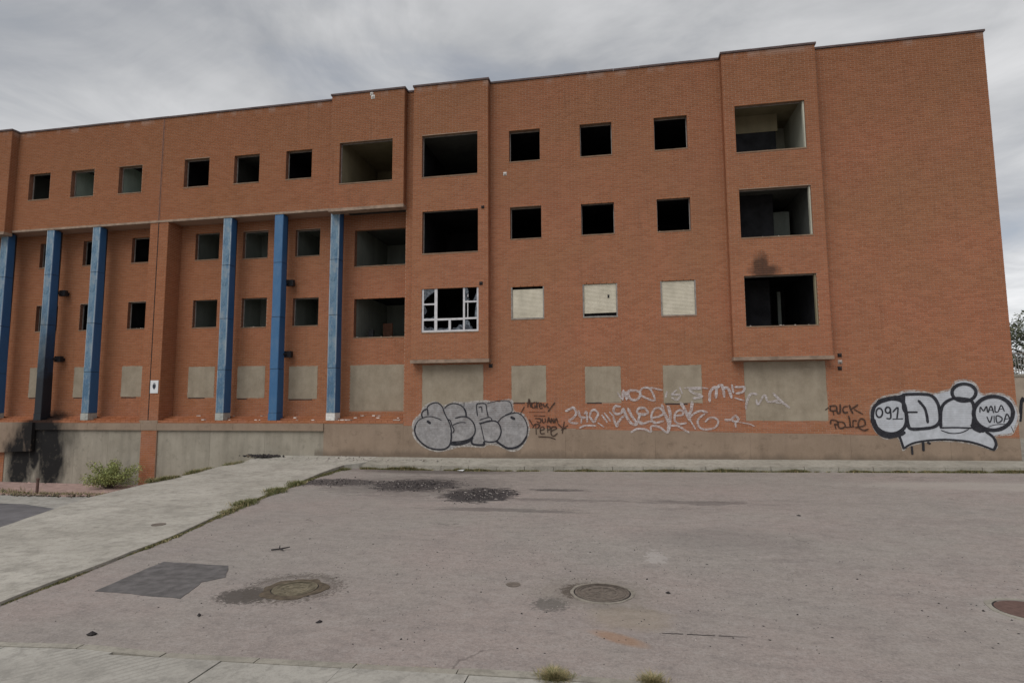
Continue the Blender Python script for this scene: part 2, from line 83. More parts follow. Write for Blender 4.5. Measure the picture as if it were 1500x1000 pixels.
# ------------------------------------------------------------------ helpers
def tag(o, label=None, cat=None, group=None, kind=None):
    if label: o['label'] = label
    if cat: o['category'] = cat
    if group: o['group'] = group
    if kind: o['kind'] = kind
    return o
def empty(name, loc=(0, 0, 0), parent=None):
    o = bpy.data.objects.new(name, None); COL.objects.link(o); o.location = loc; o.parent = parent; return o
class MB:
    def __init__(s): s.v = []; s.f = []; s.m = []
    def quad(s, a, b, c, d, m=0):
        n = len(s.v); s.v += [a, b, c, d]; s.f.append((n, n+1, n+2, n+3)); s.m.append(m)
    def poly(s, pts, m=0):
        n = len(s.v); s.v += list(pts); s.f.append(tuple(range(n, n+len(pts)))); s.m.append(m)
    def box(s, x0, x1, y0, y1, z0, z1, m=0):
        n = len(s.v)
        s.v += [(x0, y0, z0), (x1, y0, z0), (x1, y1, z0), (x0, y1, z0), (x0, y0, z1), (x1, y0, z1), (x1, y1, z1), (x0, y1, z1)]
        for f in ((0, 3, 2, 1), (4, 5, 6, 7), (0, 1, 5, 4), (1, 2, 6, 5), (2, 3, 7, 6), (3, 0, 4, 7)):
            s.f.append(tuple(n+i for i in f)); s.m.append(m)
    def prism(s, pts, z0, z1, m=0, top=None):
        n = len(s.v); k = len(pts)
        zt = top or (lambda x, y: z1)
        s.v += [(x, y, z0) for x, y in pts]+[(x, y, zt(x, y)) for x, y in pts]
        s.f.append(tuple(n+k+i for i in range(k))); s.m.append(m)
        s.f.append(tuple(n+k-1-i for i in range(k))); s.m.append(m)
        for i in range(k):
            j = (i+1) % k; s.f.append((n+i, n+j, n+k+j, n+k+i)); s.m.append(m)
    def tube(s, pts, radii, seg=6, m=0):
        rings = []
        for i, p in enumerate(pts):
            p = Vector(p); q = Vector(pts[min(i+1, len(pts)-1)])-Vector(pts[max(i-1, 0)])
            q.normalize(); a = q.orthogonal().normalized(); b = q.cross(a)
            n = len(s.v); rings.append(n)
            for k in range(seg):
                t = 2*math.pi*k/seg; s.v.append(tuple(p+(a*math.cos(t)+b*math.sin(t))*radii[i]))
        for i in range(len(rings)-1):
            for k in range(seg):
                k2 = (k+1) % seg
                s.f.append((rings[i]+k, rings[i]+k2, rings[i+1]+k2, rings[i+1]+k)); s.m.append(m)
        s.f.append(tuple(rings[0]+k for k in reversed(range(seg)))); s.m.append(m)
        s.f.append(tuple(rings[-1]+k for k in range(seg))); s.m.append(m)
    def disc(s, cx, cy, z0, z1, r, seg=40, m=0, jit=0.0, sy=1.0):
        pts = []
        for k in range(seg):
            t = 2*math.pi*k/seg; q = r*(1+jit*R_.uniform(-1, 1)); pts.append((cx+q*math.cos(t), cy+q*sy*math.sin(t)))
        s.prism(pts, z0, z1, m)
    def build(s, name, mats, parent=None):
        me = bpy.data.meshes.new(name); me.from_pydata(s.v, [], s.f)
        if not isinstance(mats, (list, tuple)): mats = [mats]
        for x in mats: me.materials.append(x)
        if len(mats) > 1: me.polygons.foreach_set('material_index', s.m)
        me.update(); o = bpy.data.objects.new(name, me); COL.objects.link(o); o.parent = parent; return o
def lin(c):  # sRGB 0-255 to linear
    return tuple(((x/255)/12.92 if x/255 <= 0.04045 else ((x/255+0.055)/1.055)**2.4) for x in c)

def rock(mb, x, y, z, r, sx=1, sy=1, sz=0.6, m=0):
    vs = [(1, 0, 0), (-1, 0, 0), (0, 1, 0), (0, -1, 0), (0, 0, 1), (0, 0, -1), (.7, .7, .3), (-.7, .6, .4), (.6, -.7, .3), (-.6, -.7, .2)]
    n = len(mb.v); a = R_.uniform(0, 6.28); c, s_ = math.cos(a), math.sin(a)
    for v in vs[:6]:
        k = R_.uniform(0.7, 1.2)*r; X, Y_, Z = v[0]*k*sx, v[1]*k*sy, v[2]*k*sz; mb.v.append((x+X*c-Y_*s_, y+X*s_+Y_*c, z+Z))
    for f_ in ((0, 2, 4), (2, 1, 4), (1, 3, 4), (3, 0, 4), (2, 0, 5), (1, 2, 5), (3, 1, 5), (0, 3, 5)): mb.f.append(tuple(n+i for i in f_)); mb.m.append(m)

# node material helper
class Mat:
    def __init__(s, name, rough=0.85, spec=0.3):
        s.mat = bpy.data.materials.new(name); s.mat.use_nodes = True
        s.nt = s.mat.node_tree; s.N = s.nt.nodes; s.L = s.nt.links
        s.b = s.N['Principled BSDF']; s.b.inputs['Roughness'].default_value = rough
        s.b.inputs['Specular IOR Level'].default_value = spec
        s.tc = s.N.new('ShaderNodeTexCoord'); s.pos = s.tc.outputs['Object']
        s.sep = None
    def xyz(s, i):
        if s.sep is None:
            s.sep = s.N.new('ShaderNodeSeparateXYZ'); s.L.new(s.pos, s.sep.inputs[0])
        return s.sep.outputs[i]
    def math(s, op, a, b=None, c=None, clamp=False):
        m = s.N.new('ShaderNodeMath'); m.operation = op; m.use_clamp = clamp
        for i, v in enumerate((a, b, c)):
            if v is None: continue
            if hasattr(v, 'links'): s.L.new(v, m.inputs[i])
            else: m.inputs[i].default_value = v
        return m.outputs[0]
    def noise(s, scale, detail=4, rough=0.55, stretch=(1, 1, 1), off=(0, 0, 0), dist=0):
        mp = s.N.new('ShaderNodeMapping'); mp.inputs['Scale'].default_value = stretch; mp.inputs['Location'].default_value = off
        s.L.new(s.pos, mp.inputs[0]); n = s.N.new('ShaderNodeTexNoise')
        n.inputs['Scale'].default_value = scale; n.inputs['Detail'].default_value = detail; n.inputs['Roughness'].default_value = rough
        n.inputs['Distortion'].default_value = dist; s.L.new(mp.outputs[0], n.inputs['Vector']); return n.outputs['Fac']
    def ramp(s, fac, a, b):
        return s.math('MULTIPLY', s.math('SUBTRACT', fac, a), 1/(b-a), clamp=True)
    def mix(s, fac, a, b, mode='MIX'):
        m = s.N.new('ShaderNodeMix'); m.data_type = 'RGBA'; m.blend_type = mode
        for k, v in (('Factor', fac), ('A', a), ('B', b)):
            if hasattr(v, 'links'): s.L.new(v, m.inputs[k])
            elif k == 'Factor': m.inputs[0].default_value = v
            else: m.inputs[k].default_value = (*v, 1)
        return m.outputs['Result']
    def color(s, c):
        if hasattr(c, 'links'): s.L.new(c, s.b.inputs['Base Color'])
        else: s.b.inputs['Base Color'].default_value = (*c, 1)
    def bump(s, h, strength=0.3, dist=0.02):
        b = s.N.new('ShaderNodeBump'); b.inputs['Strength'].default_value = strength; b.inputs['Distance'].default_value = dist
        s.L.new(h, b.inputs['Height']); s.L.new(b.outputs[0], s.b.inputs['Normal'])
    def ell(s, ax, ay, cx, cy, rx, ry, wob, amp=0.5, ang=0.0, hard=False):
        # 1 inside a stain, 0 outside; edge broken up by the noise wob
        c, sn = math.cos(ang), math.sin(ang)
        dx = s.math('SUBTRACT', ax, cx); dy = s.math('SUBTRACT', ay, cy)
        u = s.math('ADD', s.math('MULTIPLY', dx, c/rx), s.math('MULTIPLY', dy, sn/rx))
        v = s.math('ADD', s.math('MULTIPLY', dx, -sn/ry), s.math('MULTIPLY', dy, c/ry))
        r = s.math('SQRT', s.math('ADD', s.math('MULTIPLY', u, u), s.math('MULTIPLY', v, v)))
        r = s.math('ADD', r, s.math('MULTIPLY', s.math('SUBTRACT', wob, 0.5), amp*2))
        return s.math('SUBTRACT', 1.0, s.ramp(r, *((0.80, 0.98) if hard else (0.6, 1.15))))
def simple(name, c, rough=0.85, var=0.25, scale=6, spec=0.3, bump=0.0, metal=0):
    m = Mat(name, rough, spec); n = m.noise(scale, 5, 0.6)
    m.color(m.mix(m.ramp(n, 0.3, 0.7), tuple(x*(1-var) for x in c), tuple(min(1, x*(1+var)) for x in c)))
    m.b.inputs['Metallic'].default_value = metal
    if bump: m.bump(m.noise(scale*5, 4, 0.6), bump, 0.01)
    return m.mat

# brick: every brick is its own island, so each gets its own tone
def brick_mat():
    m = Mat('brick', 0.9, 0.15)
    g = m.N.new('ShaderNodeNewGeometry'); rnd = g.outputs['Random Per Island']
    big = m.noise(0.22, 4, 0.6, (1, 1, 1.3)); mid = m.noise(1.1, 5, 0.65, (1, 1, 0.45), (5, 2, 1)); fine = m.noise(45, 3, 0.6)
    c1 = m.mix(rnd, (0.318, 0.120, 0.062), (0.392, 0.156, 0.084))
    c2 = m.mix(rnd, (0.300, 0.126, 0.062), (0.355, 0.158, 0.080))
    c = m.mix(m.ramp(big, 0.38, 0.62), c1, c2)
    c = m.mix(m.math('MULTIPLY', m.ramp(mid, 0.42, 0.75), 0.20), c, (0.19, 0.092, 0.058))
    c = m.mix(m.math('MULTIPLY', m.ramp(fine, 0.5, 0.8), 0.18), c, (0.43, 0.24, 0.15))
    x, y, z = m.xyz(0), m.xyz(1), m.xyz(2)
    lf = m.math('MULTIPLY', m.ramp(m.math('ADD', m.math('MULTIPLY', x, -1.0), m.math('MULTIPLY', big, 6)), 9.0, 20.0), 0.6)
    c = m.mix(lf, c, m.mix(rnd, (0.275, 0.098, 0.038), (0.330, 0.124, 0.052)))
    # lime bloom below the coping, in broken streaks
    top = m.math('MULTIPLY', m.ramp(z, 14.72, 14.93), m.ramp(m.noise(1.3, 4, 0.6, (1, 1, 0.2), (11, 0, 0)), 0.52, 0.6))
    c = m.mix(m.math('MULTIPLY', top, 0.5), c, (0.55, 0.45, 0.40))
    tw = m.math('MULTIPLY', m.ramp(m.math('ADD', z, m.math('MULTIPLY', m.math('SUBTRACT', mid, 0.5), 2.5)), 6.5, 15.5), 0.50)  # darker towards the parapet: weathering plus brightness falloff painted into the brick colour
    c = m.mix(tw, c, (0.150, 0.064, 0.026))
    run = m.math('MULTIPLY', m.ramp(m.noise(5.0, 4, 0.6, (1, 1, 0.05), (3, 0, 0)), 0.56, 0.72), m.ramp(m.noise(0.6, 3, 0.5, off=(0, 0, 5)), 0.42, 0.6))
    c = m.mix(m.math('MULTIPLY', run, 0.30), c, (0.10, 0.055, 0.035))
    # grime and pinkish salt near the ground
    low = m.math('MULTIPLY', m.math('SUBTRACT', 1.0, m.ramp(z, 1.6, 2.9)), m.ramp(m.noise(1.8, 5, 0.65), 0.42, 0.68))
    c = m.mix(m.math('MULTIPLY', low, 0.35), c, (0.40, 0.21, 0.16))
    # dark run-off below the sills and at bay sides
    wob = m.noise(3.0, 5, 0.7, (1, 1, 0.35))
    soot = m.ell(x, z, 4.95, 6.95, 0.30, 0.62, wob, 0.55)
    soot = m.math('MAXIMUM', soot, m.ell(x, z, 5.05, 6.9, 0.55, 0.28, wob, 0.5))
    c = m.mix(m.math('MULTIPLY', soot, 0.72), c, (0.03, 0.025, 0.022))
    # fire soot at the left end, over the ledge and beside the burnt pillar
    s2 = m.ell(x, z, -25.0, 1.5, 1.0, 0.6, wob, 0.4)
    c = m.mix(m.math('MULTIPLY', s2, 0.9), c, (0.012, 0.011, 0.011))
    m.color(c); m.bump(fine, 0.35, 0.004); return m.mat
def mortar_mat():
    m = Mat('mortar', 0.95, 0.1)
    n = m.noise(0.5, 4, 0.6); c = m.mix(n, (0.31, 0.20, 0.145), (0.41, 0.28, 0.205)); x, z = m.xyz(0), m.xyz(2); wob = m.noise(3.0, 5, 0.7, (1, 1, 0.35))
    soot = m.math('MAXIMUM', m.ell(x, z, 4.95, 6.95, 0.30, 0.62, wob, 0.55), m.ell(x, z, 5.05, 6.9, 0.55, 0.28, wob, 0.5))
    c = m.mix(m.math('MULTIPLY', soot, 0.8), c, (0.03, 0.025, 0.022)); c = m.mix(m.math('MULTIPLY', m.ell(x, z, -25.0, 1.5, 1.0, 0.6, wob, 0.4), 0.9), c, (0.012, 0.011, 0.011))
    m.color(c); return m.mat
def concrete_mat(name, a, b, soot=False, streak=0.3, sc=1.0):
    m = Mat(name, 0.9, 0.2)
    n = m.noise(0.8*sc, 6, 0.65); st = m.noise(2.4, 5, 0.6, (1, 1, 0.12)); f = m.noise(28, 4, 0.65)
    c = m.mix(m.ramp(n, 0.3, 0.7), a, b)
    c = m.mix(m.math('MULTIPLY', m.ramp(st, 0.45, 0.75), streak), c, tuple(x*0.55 for x in a))
    c = m.mix(m.math('MULTIPLY', m.ramp(f, 0.45, 0.8), 0.25), c, tuple(min(1, x*1.3) for x in b))
    if soot:
        x, z = m.xyz(0), m.xyz(2); wob = m.noise(2.0, 5, 0.65, (1, 1, 0.5))
        s = m.ell(x, z, -24.88, 1.25, 1.25, 1.9, wob, 0.4)
        s = m.math('MAXIMUM', s, m.ell(x, z, -24.45, 0.0, 0.80, 1.9, wob, 0.45))
        s = m.math('MAXIMUM', s, m.ell(x, z, -26.05, -0.2, 0.72, 1.6, wob, 0.7))
        s = m.math('MAXIMUM', s, m.ell(x, z, -25.30, 0.25, 0.40, 0.8, wob, 0.6))
        s = m.math('MAXIMUM', s, m.math('MULTIPLY', m.ell(x, z, -24.8, 1.1, 1.7, 1.5, wob, 0.5), 0.55))
        c = m.mix(m.math('MULTIPLY', s, 0.98), c, (0.009, 0.009, 0.010))
        damp = m.math('MULTIPLY', m.ramp(m.noise(3, 5, 0.7, off=(7, 1, 2)), 0.55, 0.7), 0.5)
        c = m.mix(damp, c, tuple(x*0.62 for x in a))
        gr = m.math('MULTIPLY', m.math('SUBTRACT', 1.0, m.ramp(m.math('ADD', z, m.math('MULTIPLY', m.math('SUBTRACT', wob, 0.5), 0.6)), 0.38, 0.60)), 0.6)
        gr = m.math('MULTIPLY', gr, m.math('GREATER_THAN', x, -12.0)); c = m.mix(gr, c, (0.11, 0.085, 0.065))
    m.color(c); m.bump(m.noise(14, 5, 0.7), 0.3, 0.01); return m.mat
def pillar_mat(name, burnt=False, fresh=0.0):
    m = Mat(name, 0.55, 0.35)
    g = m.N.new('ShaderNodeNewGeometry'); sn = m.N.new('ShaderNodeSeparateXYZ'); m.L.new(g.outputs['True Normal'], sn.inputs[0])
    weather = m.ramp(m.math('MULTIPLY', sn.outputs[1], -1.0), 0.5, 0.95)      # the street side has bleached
    n = m.noise(1.6, 6, 0.7, (1, 1, 0.3)); st = m.noise(6, 5, 0.65, (1, 1, 0.12)); f = m.noise(20, 5, 0.7)
    deep = m.mix(n, (0.024, 0.085, 0.200), (0.036, 0.125, 0.290))
    pt = m.noise(3.5, 6, 0.75, (1, 1, 0.6), (2, 9, 4))
    pale = m.mix(m.ramp(n, 0.40, 0.58), (0.050, 0.130, 0.235), (0.140, 0.225, 0.295))
    pale = m.mix(m.math('MULTIPLY', m.ramp(pt, 0.50, 0.60), 0.55), pale, (0.27, 0.30, 0.31)); pale = m.mix(m.math('MULTIPLY', m.ramp(pt, 0.46, 0.38), 0.6), pale, (0.035, 0.095, 0.15))
    pale = m.mix(m.math('MULTIPLY', m.ramp(st, 0.45, 0.7), 0.6), pale, (0.09, 0.145, 0.21))
    pale = m.mix(m.math('MULTIPLY', m.ramp(f, 0.56, 0.74), 0.65), pale, (0.34, 0.39, 0.42))
    ed = m.math('MULTIPLY', m.ramp(m.math('ABSOLUTE', m.xyz(0)), 0.140, 0.165), m.ramp(m.noise(2.5, 5, 0.7, (1, 1, 0.5), (5, 5, 5)), 0.38, 0.50))
    if fresh: pale = m.mix(fresh, pale, (0.030, 0.115, 0.255))
    else: pale = m.mix(m.math('MULTIPLY', ed, 0.7), pale, (0.42, 0.46, 0.47))
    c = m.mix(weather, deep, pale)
    c = m.mix(m.math('MULTIPLY', m.ramp(m.noise(9, 5, 0.7, off=(3, 3, 3)), 0.6, 0.72), 0.5), c, (0.05, 0.06, 0.08))
    if burnt:
        z = m.xyz(2); h = m.math('ADD', z, m.math('MULTIPLY', m.math('SUBTRACT', m.noise(1.5, 4, 0.6), 0.5), 2.4))
        c = m.mix(m.math('MULTIPLY', m.math('SUBTRACT', 1.0, m.ramp(h, 3.4, 7.2)), 0.97), c, (0.010, 0.011, 0.014))
    m.color(c); m.bump(f, 0.2, 0.01); return m.mat

S = SPOTS
def road_mat():
    m = Mat('worn_asphalt', 0.92, 0.2); x, y = m.xyz(0), m.xyz(1)
    big = m.noise(0.16, 5, 0.6, off=(2, 8, 0)); mid = m.noise(0.9, 6, 0.65); st = m.noise(0.55, 6, 0.65, (0.35, 2.2, 1), (4, 1, 0))
    agg = m.noise(60, 3, 0.7); grit = m.noise(170, 2, 0.6); wob = m.noise(2.4, 6, 0.7); wob2 = m.noise(9, 5, 0.7); wob3 = m.noise(3.2, 8, 0.85, (0.7, 1.3, 1), (6, 6, 0)); wob4 = m.noise(16, 6, 0.85, off=(1, 2, 0))
    c = m.mix(m.ramp(big, 0.35, 0.65), (0.305, 0.262, 0.236), (0.305, 0.278, 0.248))
    pink = m.math('MULTIPLY', m.ramp(m.noise(0.3, 4, 0.6, off=(20, 3, 1)), 0.45, 0.62), 0.6)
    c = m.mix(pink, c, (0.328, 0.264, 0.240))
    c = m.mix(m.math('MULTIPLY', m.ramp(mid, 0.48, 0.75), 0.45), c, (0.196, 0.172, 0.162))
    c = m.mix(m.math('MULTIPLY', m.ramp(st, 0.55, 0.75), 0.42), c, (0.330, 0.300, 0.280))
    c = m.mix(m.math('MULTIPLY', m.ramp(st, 0.45, 0.28), 0.45), c, (0.178, 0.155, 0.147))
    c = m.mix(m.math('MULTIPLY', m.ramp(agg, 0.5, 0.72), 0.5), c, (0.135, 0.118, 0.112))
    c = m.mix(m.math('MULTIPLY', m.ramp(grit, 0.60, 0.74), 0.45), c, (0.44, 0.41, 0.38))
    m3 = m.noise(3.5, 6, 0.75, (0.8, 1.4, 1), (1, 6, 0)); m4 = m.noise(11, 6, 0.8, off=(8, 2, 0)); m5 = m.noise(28, 4, 0.8, off=(2, 2, 0))
    c = m.mix(m.math('MULTIPLY', m.ramp(m3, 0.50, 0.62), 0.34), c, (0.175, 0.155, 0.146))
    c = m.mix(m.math('MULTIPLY', m.ramp(m3, 0.48, 0.40), 0.38), c, (0.335, 0.302, 0.280))
    c = m.mix(m.math('MULTIPLY', m.ramp(m4, 0.52, 0.62), 0.33), c, (0.150, 0.133, 0.126))
    c = m.mix(m.math('MULTIPLY', m.ramp(m4, 0.46, 0.39), 0.38), c, (0.36, 0.33, 0.31))
    c = m.mix(m.math('MULTIPLY', m.ramp(m5, 0.52, 0.62), 0.32), c, (0.125, 0.110, 0.104))
    c = m.mix(m.math('MULTIPLY', m.ramp(m5, 0.46, 0.38), 0.32), c, (0.40, 0.37, 0.34))
    # dark ash of burnt rubbish and other stains with a shape of their own
    def stain(k, rx, ry, amt, col, amp=0.55, wb=wob, dx=0, dy=0, ang=0):
        nonlocal c
        c = m.mix(m.math('MULTIPLY', m.ell(x, y, S[k][0]+dx, S[k][1]+dy, rx, ry, wb, amp, ang, amp > 1.05), amt), c, col)
    bl = (0.035, 0.031, 0.033); st2 = m.noise(2.2, 6, 0.8, (0.5, 2.4, 1), (7, 7, 0))
    stain('ASH1', 1.5, 1.3, 0.90, bl, 1.2, wob3); stain('ASH2', 1.1, 1.3, 0.90, bl, 1.1, wob3); stain('ASH0', 1.8, 0.8, 0.75, bl, 1.3, wob3)
    stain('ASH0', 3.2, 0.9, 0.65, (0.07, 0.055, 0.05), 1.0, wob3, dx=2.2, dy=3.1); stain('ASH1', 3.0, 2.2, 0.4, (0.10, 0.085, 0.08), 1.3, wob3)
    stain('ASH2', 0.9, 0.20, 0.7, bl, 1.9, st2, dx=1.9, dy=0.9); stain('ASH2', 1.6, 0.22, 0.3, bl, 1.9, st2, dx=2.3, dy=-0.6); stain('ASH2', 1.9, 0.25, 0.4, bl, 2.0, st2, dx=1.1, dy=-2.0); stain('SPALL', 1.5, 0.25, 0.4, bl, 1.8, st2, dy=3.5)
    stain('RUST', 0.34, 0.12, 0.55, (0.30, 0.16, 0.08), 0.35, ang=-0.5)
    stain('LID_R', 0.85, 0.7, 0.35, (0.17, 0.15, 0.12), 1.6, wob4, dx=-0.1); stain('LID_L', 0.6, 0.5, 0.25, (0.16, 0.13, 0.105), 2.6, wob4)
    stain('BROKEN', 0.42, 0.34, 0.85, (0.075, 0.065, 0.058), 1.5, wob4)
    rg = m.math('MULTIPLY', m.ell(x, y, S['LID_L'][0]-.05, S['LID_L'][1]+.05, 0.68, 0.64, wob4, 1.3, hard=True), m.math('SUBTRACT', 1.0, m.ell(x, y, S['LID_L'][0]-.05, S['LID_L'][1]+.05, 0.54, 0.48, wob4, 1.2, hard=True)))
    c = m.mix(m.math('MULTIPLY', rg, 0.8), c, (0.085, 0.072, 0.06))
    rg = m.ell(x, y, S['LID_R'][0]-.22, S['LID_R'][1]+.02, 0.36, 0.36, wob4, 1.2, hard=True)
    c = m.mix(m.math('MULTIPLY', rg, 0.85), c, (0.085, 0.068, 0.055))
    stain('RUST', 0.5, 0.4, 0.35, (0.27, 0.22, 0.15), 0.9, wob, dx=0.15, dy=0.6); stain('SMUDGE', 0.24, 0.26, 0.6, (0.08, 0.078, 0.07), 1.9, wob4)
    stain('PALE', 3.6, 0.75, 0.5, (0.40, 0.37, 0.33), 0.4); stain('PALE', 3.6, 0.5, 0.4, (0.40, 0.37, 0.33), 0.4, dx=5)
    stain('CHALK', 0.17, 0.42, 0.3, (0.50, 0.47, 0.45), 1.6, wob2); stain('SPALL', 1.6, 0.9, 0.35, (0.17, 0.155, 0.145), 0.6)
    stain('LID_E', 0.62, 0.5, 0.5, (0.38, 0.36, 0.33), 0.3)
    # small random pits and tar spots
    v = m.N.new('ShaderNodeTexVoronoi'); v.inputs['Scale'].default_value = 1.5; v.inputs['Randomness'].default_value = 1; m.L.new(m.pos, v.inputs['Vector'])
    rr = m.N.new('ShaderNodeSeparateColor'); m.L.new(v.outputs['Color'], rr.inputs[0])
    spot = m.math('MULTIPLY', m.math('SUBTRACT', 1.0, m.ramp(m.math('ADD', v.outputs['Distance'], m.math('MULTIPLY', wob2, 0.05)), 0.045, 0.085)), m.ramp(rr.outputs[0], 0.55, 0.8))
    c = m.mix(m.math('MULTIPLY', spot, 0.75), c, (0.07, 0.062, 0.058))
    # cracks
    v2 = m.N.new('ShaderNodeTexVoronoi'); v2.feature = 'DISTANCE_TO_EDGE'; v2.inputs['Scale'].default_value = 0.28
    vmn = m.N.new('ShaderNodeVectorMath'); vmn.operation = 'ADD'; nn = m.N.new('ShaderNodeTexNoise'); nn.inputs['Scale'].default_value = 1.4; nn.inputs['Detail'].default_value = 6
    m.L.new(m.pos, nn.inputs['Vector']); m.L.new(m.pos, vmn.inputs[0]); m.L.new(nn.outputs['Color'], vmn.inputs[1]); m.L.new(vmn.outputs[0], v2.inputs['Vector'])
    crk = m.math('MULTIPLY', m.math('SUBTRACT', 1.0, m.ramp(v2.outputs['Distance'], 0.001, 0.006)), m.ramp(m.noise(0.5, 3, 0.5, off=(9, 9, 0)), 0.54, 0.66))
    c = m.mix(m.math('MULTIPLY', crk, 0.45), c, (0.07, 0.06, 0.055))
    m.color(c); m.bump(m.math('ADD', agg, m.math('MULTIPLY', mid, 1.5)), 0.5, 0.012); return m.mat
def path_mat(name, a, b, dirt=0.4, groove=False):
    m = Mat(name, 0.92, 0.2); n = m.noise(0.45, 6, 0.65); md = m.noise(1.5, 6, 0.7, off=(3, 1, 0)); f = m.noise(70, 4, 0.7); st = m.noise(1.2, 5, 0.6, (0.4, 1.6, 1))
    c = m.mix(m.ramp(n, 0.33, 0.67), a, b)
    c = m.mix(m.math('MULTIPLY', m.ramp(md, 0.48, 0.62), dirt), c, tuple(v*0.66 for v in a))
    c = m.mix(m.math('MULTIPLY', m.ramp(st, 0.55, 0.75), 0.3), c, tuple(min(1, v*1.22) for v in b))
    m4 = m.noise(6, 6, 0.8, off=(8, 2, 0)); m5 = m.noise(24, 4, 0.8, off=(2, 2, 0))
    c = m.mix(m.math('MULTIPLY', m.ramp(m4, 0.5, 0.60), 0.45), c, tuple(v*0.58 for v in a)); c = m.mix(m.math('MULTIPLY', m.ramp(m4, 0.46, 0.34), 0.25), c, tuple(min(1, v*1.2) for v in b))
    c = m.mix(m.math('MULTIPLY', m.ramp(m5, 0.52, 0.64), 0.30), c, tuple(v*0.55 for v in a))
    v_ = m.N.new('ShaderNodeTexVoronoi'); v_.inputs['Scale'].default_value = 1.1; m.L.new(m.pos, v_.inputs['Vector'])
    rr = m.N.new('ShaderNodeSeparateColor'); m.L.new(v_.outputs['Color'], rr.inputs[0])
    sp_ = m.math('MULTIPLY', m.math('SUBTRACT', 1.0, m.ramp(m.math('ADD', v_.outputs['Distance'], m.math('MULTIPLY', m5, 0.12)), 0.10, 0.17)), m.ramp(rr.outputs[0], 0.6, 0.85))
    c = m.mix(m.math('MULTIPLY', sp_, 0.6), c, tuple(v*0.3 for v in a))
    c = m.mix(m.math('MULTIPLY', m.ramp(f, 0.5, 0.75), 0.3), c, tuple(v*0.6 for v in a))
    if groove:
        x, y = m.xyz(0), m.xyz(1)
        wv = m.math('SINE', m.math('MULTIPLY', m.math('ADD', m.math('ADD', m.math('MULTIPLY', x, 0.8), m.math('MULTIPLY', y, -0.6)), m.math('MULTIPLY', n, 0.15)), 75))
        gm = m.math('MULTIPLY', m.ramp(wv, 0.2, 0.9), m.ramp(m.noise(1.1, 4, 0.6, off=(1, 5, 0)), 0.42, 0.6))
        c = m.mix(m.math('MULTIPLY', gm, 0.4), c, tuple(v*0.6 for v in a))
    m.color(c); m.bump(m.math('ADD', f, md), 0.35, 0.008); return m.mat
def paint_mat(name, a, b, alpha_lo=None, scale=9, fade=(0.35, 0.6), joint=0.0):
    m = Mat(name, 0.6, 0.3); n = m.noise(scale, 5, 0.65); m.color(m.mix(m.ramp(n, 0.3, 0.7), a, b))
    if alpha_lo is not None:
        f = m.noise(scale*1.3, 5, 0.7, off=(3, 0, 1)); al = m.math('ADD', m.math('MULTIPLY', m.ramp(f, *fade), 1-alpha_lo), alpha_lo)
        if joint:   # the paint bridges the mortar joints only thinly
            fr = m.math('FRACT', m.math('MULTIPLY', m.xyz(2), 1/0.075)); al = m.math('MULTIPLY', al, m.math('SUBTRACT', 1.0, m.math('MULTIPLY', m.math('MULTIPLY', m.math('GREATER_THAN', fr, 0.78), m.math('GREATER_THAN', m.xyz(2), 1.45)), joint)))
        m.L.new(al, m.b.inputs['Alpha'])
    return m.mat
def leaf_mat(name, a, b):
    m = Mat(name, 0.6, 0.3); g = m.N.new('ShaderNodeNewGeometry'); m.color(m.mix(g.outputs['Random Per Island'], a, b))
    m.b.inputs['Subsurface Weight'].default_value = 0.0; return m.mat

M = {}
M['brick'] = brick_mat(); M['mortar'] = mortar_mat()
M['brickside'] = simple('brick_reveal', (0.215, 0.100, 0.062), var=0.3, scale=9, bump=0.2)
M['lintel'] = simple('stained_lintel', (0.22, 0.145, 0.095), var=0.3, scale=3, bump=0.2)
M['lip'] = simple('concrete_lip', (0.27, 0.195, 0.145), var=0.3, scale=4, bump=0.2)
M['plinth'] = concrete_mat('plinth_render', (0.228, 0.168, 0.122), (0.300, 0.228, 0.170), True, 0.25)
M['panel'] = concrete_mat('basement_concrete', (0.245, 0.218, 0.172), (0.345, 0.312, 0.255), True, 0.55)
M['infill'] = concrete_mat('cement_infill', (0.250, 0.208, 0.152), (0.345, 0.295, 0.225), False, 0.35, 2.5)
M['cope'] = simple('coping_stone', (0.105, 0.075, 0.072), var=0.3, scale=3, bump=0.2)
M['pillar'] = pillar_mat('weathered_blue_paint'); M['pillar_fresh'] = pillar_mat('blue_paint', False, 0.8); M['pillar_burnt'] = pillar_mat('burnt_blue_paint', True)
M['footing'] = simple('pillar_footing', (0.36, 0.36, 0.33), var=0.25, scale=8)
M['whitewash'] = simple('white_splash', (0.62, 0.60, 0.57), var=0.25, scale=10)
M['black'] = simple('black_iron', (0.015, 0.014, 0.016), rough=0.6, var=0.3)
M['soot'] = simple('sooty_shade_plaster', (0.022, 0.022, 0.025), var=0.5, scale=2)  # near-black: darkness of the unlit rooms put into the sooty plaster colour
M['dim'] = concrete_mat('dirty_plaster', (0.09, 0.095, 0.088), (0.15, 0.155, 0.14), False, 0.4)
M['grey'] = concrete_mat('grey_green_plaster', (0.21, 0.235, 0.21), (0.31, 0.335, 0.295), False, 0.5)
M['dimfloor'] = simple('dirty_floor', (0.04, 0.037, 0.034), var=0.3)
M['green'] = concrete_mat('pale_green_plaster', (0.38, 0.46, 0.40), (0.50, 0.58, 0.50), False, 0.5)
M['ochre'] = concrete_mat('yellowed_plaster', (0.22, 0.19, 0.12), (0.30, 0.26, 0.17), False, 0.4)
M['cream'] = concrete_mat('cream_plaster', (0.42, 0.42, 0.34), (0.55, 0.54, 0.45), False, 0.35)
M['white'] = simple('white_window_paint', (0.55, 0.54, 0.55), rough=0.5, var=0.15, scale=7)
